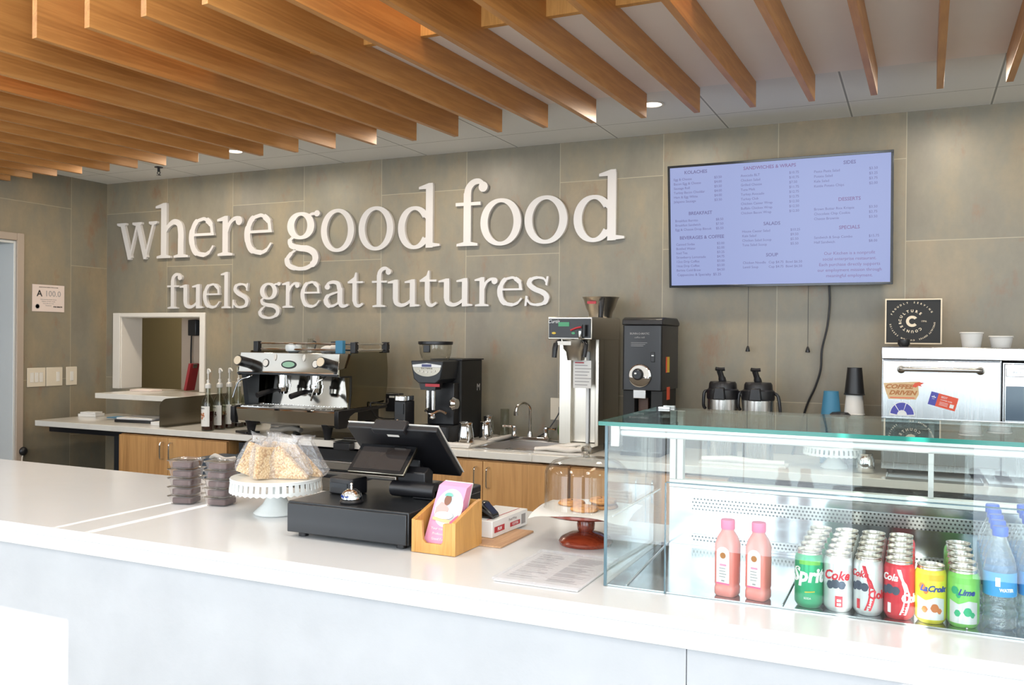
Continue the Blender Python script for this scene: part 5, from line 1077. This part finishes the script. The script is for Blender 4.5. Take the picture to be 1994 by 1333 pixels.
def cookie(x, y, dz, r, lab):
    b = B().lathe([(0, 0), (r*.9, .0), (r, .004), (r*.93, .009), (r*.6, .013), (0, .014)], n=26, wob=lambda a, z: .03*sin(3*a+x*90)+.02*sin(7*a))
    t = thing('cookie', lab, 'cookie', (x, y, pz+.002+dz), group='cookies under the glass dome'); b.build('dough', M['cookie'], t)
    c = B(); rnd = random.Random(int(x*9999))
    for _ in range(7): a = rnd.uniform(0, 6.28); q = rnd.uniform(0, r*.75); c.sphere((q*cos(a), q*sin(a), .0135-.006*q/r), .0032, .0028, .0022, 8)
    c.build('chocolate_chip', M['chocolate'], t)
cookie(CX-.048, CY+.020, .0, .038, 'cookie at the left rear under the glass dome'); cookie(CX+.012, CY-.045, 0, .038, 'flat cookie at the front under the glass dome')
cookie(CX+.045, CY+.018, .0, .038, 'lower cookie of the pair at the right under the dome'); cookie(CX+.043, CY+.014, .0145, .038, 'upper cookie resting on another at the right under the dome')
t = thing('glass_dome', 'clear glass cake dome with knob over the cookies', 'glass dome', (CX, CY, pz+.003)); R_ = .113
B().lathe([(R_+.002, 0), (R_, .003), (R_, .092), (R_-.004, .105), (R_-.022, .122), (R_-.05, .131), (.012, .136)], n=56, close=False).lathe([(R_-.003, .0005), (R_-.003, .092), (R_-.008, .104), (R_-.026, .119), (R_-.052, .128), (.012, .133)], n=56, close=False).build('dome', M['dome'], t)
B().lathe([(.010, .134), (.008, .140), (.014, .150), (.016, .157), (.010, .164), (0, .166)], n=24).build('knob', M['knobglass'], t)
# menu under acrylic
t = thing('counter_menu', 'printed menu sheet in a thick clear acrylic holder flat on the counter', 'menu', (4.702, -2.965, ZK+.001), 0)
B().box(0, .204, 0, .285, 0, .003).build('menu_paper', M['paper'], t); B().box(-.003, .207, -.004, .289, .0034, .0095).build('acrylic_cover', M['clearplastic'], t, bevel=.001)
b = B(); rnd = random.Random(3)
for c0, c1 in ((.014, .096), (.110, .192)):
    y = .262
    while y > .03:
        ln = rnd.uniform(.5, .95); b.box(c0, c0+(c1-c0)*ln, y, y+.0022, .0031, .0034); y -= rnd.choice((.0065, .0065, .0065, .013))
b.build('menu_print', M['greyink'], t)

# ================================================================== DISPLAY CASE
cs = thing('display_case', 'glass display case with teal-edged top and steel well on the counter', 'display case', (0, 0, 0)); CX0, CX1, CF, CR, CT = 4.940, 6.75, -2.890, -2.425, 1.312
tp = B().box(CX0-.006, CX1, CF-.025, CR-.02, CT, CT+.0085).build('top_glass', M['topglass'], cs, smooth=False)
B().box(CX0-.006, CX1, CF-.0265, CF-.0255, CT-.0002, CT+.0087).build('front_edge', M['teal'], tp, smooth=False); B().box(CX0-.0075, CX0-.0063, CF-.0255, CR-.02, CT, CT+.0085).build('side_edge', M['teal'], tp, smooth=False)
sg = B().box(CX0, CX0+.006, CF+.003, CR, ZK+.001, CT-.001).build('side_glass', M['glass'], cs, smooth=False)
B().box(CX0, CX0+.0065, CF-.001, CF+.002, ZK+.001, CT-.001).build('front_corner_edge', M['bluedge'], sg, smooth=False)
fg = B().box(CX0+.008, 5.078, CF-.003, CF+.002, ZK+.001, CT-.001).build('front_glass', M['glass'], cs, smooth=False)
fg2 = B().box(5.081, CX1, CF-.003, CF+.002, ZK+.001, 1.192).build('front_glass', M['glass'], cs, smooth=False)
fg3 = B().box(5.081, CX1, CF-.003, CF+.002, 1.1945, CT-.001).build('front_glass', M['glass'], cs, smooth=False)
B().box(5.0783, 5.0808, CF-.003, CF+.002, ZK+.001, 1.192).build('seam_edge', M['bluedge'], fg2, smooth=False); B().box(5.081, CX1, CF-.003, CF+.002, 1.1922, 1.1943).build('top_edge', M['bluedge'], fg2, smooth=False)
B().tube([(4.972, CF+.022, CT-.018), (CX1, CF+.022, CT-.018)], .0085, 12, 0).build('light_tube', M['cwhite'], cs)
B().box(4.950, 4.972, CF+.006, CF+.030, CT-.050, CT-.001).build('corner_bracket', M['steel'], cs, bevel=.002)
B().box(4.972, CX1, CF+.012, CF+.032, CT-.010, CT-.0015).build('light_housing', M['steel'], cs)
B().box(CX0+.007, CX1, CF+.004, CR-.002, ZK+.001, ZK+.004).build('well_floor', M['well'], cs)
b = B().box(4.968, CX1, CR, CR+.02, ZK+.001, 1.105); b.build('rear_panel', M['well'], cs)
B().box(5.03, CX1-.05, CR-.004, CR-.001, 1.050, 1.083).build('vent_grille', M['perf'], cs); B().box(5.03, CX1-.05, CR-.004, CR-.001, .962, .985).build('vent_grille', M['perf'], cs)
B().box(4.968, CX1, CR-.006, CR+.024, 1.107, 1.127).build('rear_sill', M['cwhite'], cs, bevel=.001)
B().box(4.968, 4.984, CR-.003, CR+.022, 1.128, CT-.001).box(4.988, 5.004, CR-.003, CR+.022, 1.128, CT-.001).build('rear_post', M['cwhite'], cs, bevel=.001)
B().box(5.60, 5.612, CR+.0, CR+.012, 1.128, CT-.001).build('rear_post', M['steel'], cs)
B().box(5.005, CX1, CR+.006, CR+.011, 1.128, CT-.001).build('rear_sliding_glass', M['glass'], cs, smooth=False)
for y in (CR-.02, CR-.07): B().box(4.955, 4.985, y-.006, y+.006, CT+.0090, CT+.014).build('hinge_clip', M['steel'], cs)
B().box(CX0+.0085, CX0+.0105, CF+.03, CR-.03, 1.10, 1.103).build('shelf_rail', M['cwhite'], cs); B().tube([(4.99, CF+.01, ZK+.006), (4.965, CR-.01, ZK+.006)], .0018, 6, 0).build('floor_wire', M['steel'], cs)
for x in (5.325, 5.665): B().tube([(x, CF+.012, ZK+.0065), (x, CR-.01, ZK+.0065)], .0018, 6, 0).build('floor_wire', M['steel'], cs)

# pink bottles
def juice(x, lab):
    t = thing('juice_bottle', lab, 'bottle', (x, -2.848, ZK+.0045), -.25, 'pink lemonade bottles')
    def sq(w_, z, c=.009): return [(cx_+c*cos(radians(a0+30*i)), cy_+c*sin(radians(a0+30*i)), z) for cx_, cy_, a0 in ((w_-c, w_-c, 0), (-w_+c, w_-c, 90), (-w_+c, -w_+c, 180), (w_-c, -w_+c, 270)) for i in range(4)]
    L_ = [sq(.0205, 0), sq(.0225, .004), sq(.0225, .018), sq(.0212, .022), sq(.0225, .026), sq(.0225, .110), sq(.019, .126, .012), sq(.0135, .138, .0125), sq(.0125, .146, .012)]; n = 16; vs = [v for l in L_ for v in l]
    B().add(vs, [(j*n+i, j*n+(i+1) % n, (j+1)*n+(i+1) % n, (j+1)*n+i) for j in range(len(L_)-1) for i in range(n)]+[tuple(range(n))[::-1], tuple((len(L_)-1)*n+i for i in range(n))]).build('filled_bottle', M['juice'], t, ang=50)
    b = B(); n = 22; b.lathe([(.0150, .142), (.0155, .144), (.0155, .159), (.0145, .162), (0, .162)], n=24, wob=lambda a, z: .02*sin(20*a)); b.build('cap', M['hotpink'], t)
    lp = [(-.0145, .030), (.0145, .030), (.0145, .092)]+[(.0145*cos(radians(a)), .092+.0145*sin(radians(a))) for a in range(15, 180, 15)]+[(-.0145, .092)]
    k = B().prism(lp, -.0232, -.0226, 'Y').build('label', M['cwhite'], t, smooth=False)
    b = B().disc((0, .088), .0065, .0065, -.0238, -.0233, 16); b.build('label_fruit', M['ginger'], k); B().box(-.007, .008, -.0238, -.0233, .066, .070).build('label_name', M['pink'], k)
    b = B(); 
    for z in (.060, .054, .048, .042): b.box(-.008, .006 if z != .048 else .008, -.0238, -.0233, z, z+.0015)
    b.box(-.003, .004, -.0238, -.0233, .033, .036); b.build('label_lines', M['greyink'], k); B().box(-.0150, .0150, -.0229, -.0226, .0262, .0296).build('pink_band', M['hotpink'], k)
juice(5.206, 'left one of two pink lemonade bottles'); juice(5.271, 'right one of two pink lemonade bottles')
# cans
RC = .0318
def can(x, mt, build_art, lab, grp, hh=.121):
    t = thing('soda_can', lab, 'can', (x, -2.850, ZK+.0045), 0, grp); t.scale = (.905, .905, .965)
    B().lathe([(RC-.006, .004), (RC-.007, 0), (RC-.001, .008), (RC, .012), (RC, hh-.019), (RC-.0012, hh-.014), (RC-.0042, hh-.008)], n=32, close=False).build('can_body', mt, t)
    B().lathe([(RC-.0042, hh-.0079), (RC-.0055, hh-.004), (RC-.0040, hh-.0018), (RC-.0045, hh), (RC-.0062, hh), (RC-.0072, hh-.006), (0, hh-.006)], n=32, close=False).sphere((0, -.006, hh-.0055), .007, .010, .001, 10).build('can_top', M['aluminium'], t)
    build_art(t); return t
def patch(b, pts, r=RC+.0004):
    # polygon given as (arc length, z) laid round the can in thin vertical strips
    us = [p[0] for p in pts]; lo, hi = min(us), max(us); n = max(3, int((hi-lo)/.003)); k = len(pts)
    def cross(u):
        o = []
        for i in range(k):
            (a, z), (c, z2) = pts[i], pts[(i+1) % k]
            if (a <= u < c) or (c <= u < a): o.append(z+(z2-z)*(u-a)/(c-a))
        return sorted(o)
    for i in range(n):
        u0, u1 = lo+(hi-lo)*i/n+1e-6, lo+(hi-lo)*(i+1)/n-1e-6; c0, c1 = cross(u0), cross(u1)
        for q in range(0, min(len(c0), len(c1))-1, 2):
            P = [(u0, c0[q]), (u1, c1[q]), (u1, c1[q+1]), (u0, c0[q+1])]; b.add([(r*sin(u/RC), -r*cos(u/RC), z) for u, z in P], [(0, 1, 2, 3)])
def circ(u, z, r, rz=None): return [(u+r*cos(2*pi*i/14+.1), z+(rz or r)*sin(2*pi*i/14+.1)) for i in range(14)]
def art_sprite(t):
    b = B().text('Sprite', .041, (0, 0, .070), .30, wrap=RC+.0003, bold=.0016, shear=.15); b.text('SODA', .006, (0, 0, .022), .0, wrap=RC+.0003); b.build('lettering', M['cwhite'], t, smooth=False)
    b = B(); patch(b, [(-.02, .093), (.03, .093), (.03, .102), (-.02, .102)]); b.build('light_band', M['clime'], t, smooth=False); b = B(); patch(b, [(-.006, .034), (.016, .036), (.016, .038), (-.006, .036)]); b.build('thin_line', M['yellowp'], t, smooth=False)
def berries(t, u, z):
    b = B(); patch(b, circ(u, z, .010)); patch(b, circ(u+.014, z-.002, .009), RC+.0006); patch(b, circ(u-.012, z-.003, .009), RC+.0005); b.build('berry_print', M['blackberry'], t, smooth=False)
def art_dietcoke(t):
    b = B().text('Coke', .027, (0, 0, .077), -.1, wrap=RC+.0003, bold=.0008, shear=.3); patch(b, [(-.004, .012), (.012, .012), (.012, .035), (-.004, .035)]); b.build('red_lettering', M['cred'], t, smooth=False); berries(t, -.004, .060)
    b = B(); 
    for z in (.015, .023): patch(b, [(.0, z), (.008, z), (.008, z+.005), (.0, z+.005)], RC+.0007)
    b.build('white_marks', M['cwhite'], t, smooth=False)
def art_swoosh(t, mt='cred', word='Coke', u0=-.004):
    b = B(); c = [(u0-.004, .104), (u0+.001, .088), (u0+.009, .070), (u0+.014, .050), (u0+.011, .030), (u0+.004, .012)]; w_ = [.004, .003, .005, .007, .007, .007]
    P = smooth_pts([(a, z, 0) for a, z in c], 4); n = len(P); Wd = lambda i: w_[min(5, int(i/n*6))]
    for i in range(n-1):
        u, v = P[i], P[i+1]; wi, wj = Wd(i), Wd(i+1); q = [(u.x-wi, u.y), (v.x-wj, v.y), (v.x+wj, v.y), (u.x+wi, u.y)]; b.add([((RC+.0005)*sin(a/RC), -(RC+.0005)*cos(a/RC), z) for a, z in q], [(0, 1, 2, 3)])
    b.build('ribbon', M[mt], t, smooth=False)
    b = B().text(word, .020, (0, 0, .086), radians(-38), wrap=RC+.0003, bold=.0005, shear=.3); patch(b, [(-.024, .014), (-.016, .014), (-.016, .034), (-.024, .034)]); b.text(word, .024, (0, 0, .045), radians(50), wrap=RC+.0003, bold=.0008); b.build('lettering', M['cwhite'] if mt == 'cwhite' else M['cred'], t, smooth=False); berries(t, -.020, .062)
def art_lacroix(t, word='LaCroix', top='yellowp'):
    b = B(); patch(b, [(-.03, .088), (.03, .088), (.03, .100), (-.03, .100)]); b.build('top_band', M[top], t, smooth=False)
    b = B(); patch(b, [(-.03, .010), (.03, .010), (.03, .052), (.01, .056), (-.01, .048), (-.03, .055)]); b.build('pale_wave', M['csilver'], t, smooth=False)
    b = B(); 
    for u, z, r in ((-.018, .075, .008), (-.010, .066, .006), (.008, .034, .009), (-.012, .030, .007), (.018, .028, .006)): patch(b, circ(u, z, r), RC+.0006)
    b.build('fruit_spots', M['orange'] if top == 'yellowp' else M['cgreen'], t, smooth=False); b = B().text(word, .017, (0, 0, .072), .15, wrap=RC+.0007, bold=.0005, shear=.4); b.build('script_lettering', M['navy'], t, smooth=False)
def row(first, n, dx, names, dy=.0585):
    for i in range(1, n): dup(first, (first.location.x+dx*i, first.location.y+dy*i, first.location.z), names % ORD[i])
row(can(5.374, M['cgreen'], art_sprite, 'green soda can with white script, front of the leftmost can row', 'green cans of the leftmost row'), 5, .0, 'green soda can, %s from the front in the leftmost can row')
row(can(5.431, M['csilver'], art_dietcoke, 'silver soda can with red script and berries, front of the second can row', 'silver cans of the second row'), 5, .0, 'silver soda can, %s from the front in the second can row')
row(can(5.488, M['csilver'], lambda t: art_swoosh(t), 'silver soda can with red ribbon, front of the third can row', 'silver cans of the third row'), 5, .0, 'silver soda can, %s from the front in the third can row')
row(can(5.545, M['cred'], lambda t: art_swoosh(t, 'cwhite', 'Cola', .004), 'red soda can with white ribbon, front of the red row', 'red cans'), 5, .0, 'red soda can, %s from the front in the red row')
can(5.602, M['cyellow'], art_lacroix, 'single yellow sparkling water can between red and green rows', 'yellow cans', .116)
row(can(5.659, M['clime'], lambda t: art_lacroix(t, 'Lime', 'clime'), 'lime green soda can at the front of the rightmost can row', 'lime green cans', .116), 5, .0, 'lime green soda can, %s from the front in the rightmost can row')
# water bottles
t0 = thing('water_bottle', 'water bottle with blue cap, front of the left bottle row', 'bottle', (5.722, -2.838, ZK+.0045), 0, 'small water bottles with blue caps'); R4 = .031
B().lathe([(0, .003), (.024, 0), (R4, .006), (R4, .020), (R4-.002, .024), (R4, .028), (R4-.0005, .036), (R4-.002, .040), (R4, .045), (R4, .055), (R4, .100), (R4-.001, .112), (.026, .128), (.016, .148), (.0125, .156), (.0125, .170)], n=28, close=False).build('bottle', M['pet'], t0); t0.scale = (.93, .93, 1.07)
B().lathe([(.0145, .166), (.0150, .168), (.0150, .180), (.0135, .183), (0, .183)], n=22).build('cap', M['watercap'], t0)
B().lathe([(R4+.0006, .062), (R4+.0006, .104)], n=28, close=False).build('label', M['waterlabel'], t0)
b = B(); RCs = RC; 
for u0_, u1_ in ((-.010, -.001),): b.add([((R4+.001)*sin(u/R4), -(R4+.001)*cos(u/R4), z) for u, z in ((u0_, .080), (u1_, .080), (u1_, .096), (u0_, .096))], [(0, 1, 2, 3)])
b.text('WATER', .008, (0, 0, .074), .35, wrap=R4+.0008, bold=.0004); b.build('label_print', M['cwhite'], t0, smooth=False)
for i in range(1, 5): dup(t0, (5.722+.001*i, -2.838+.064*i, t0.location.z), 'water bottle with blue cap, %s from the front in the left bottle row' % ORD[i], .3*i)
for i in range(5): dup(t0, (5.784+.001*i, -2.815+.064*i, t0.location.z), ('water bottle with blue cap, front of the right bottle row' if i == 0 else 'water bottle with blue cap, %s from the front in the right bottle row' % ORD[i]), .4*i+.2)
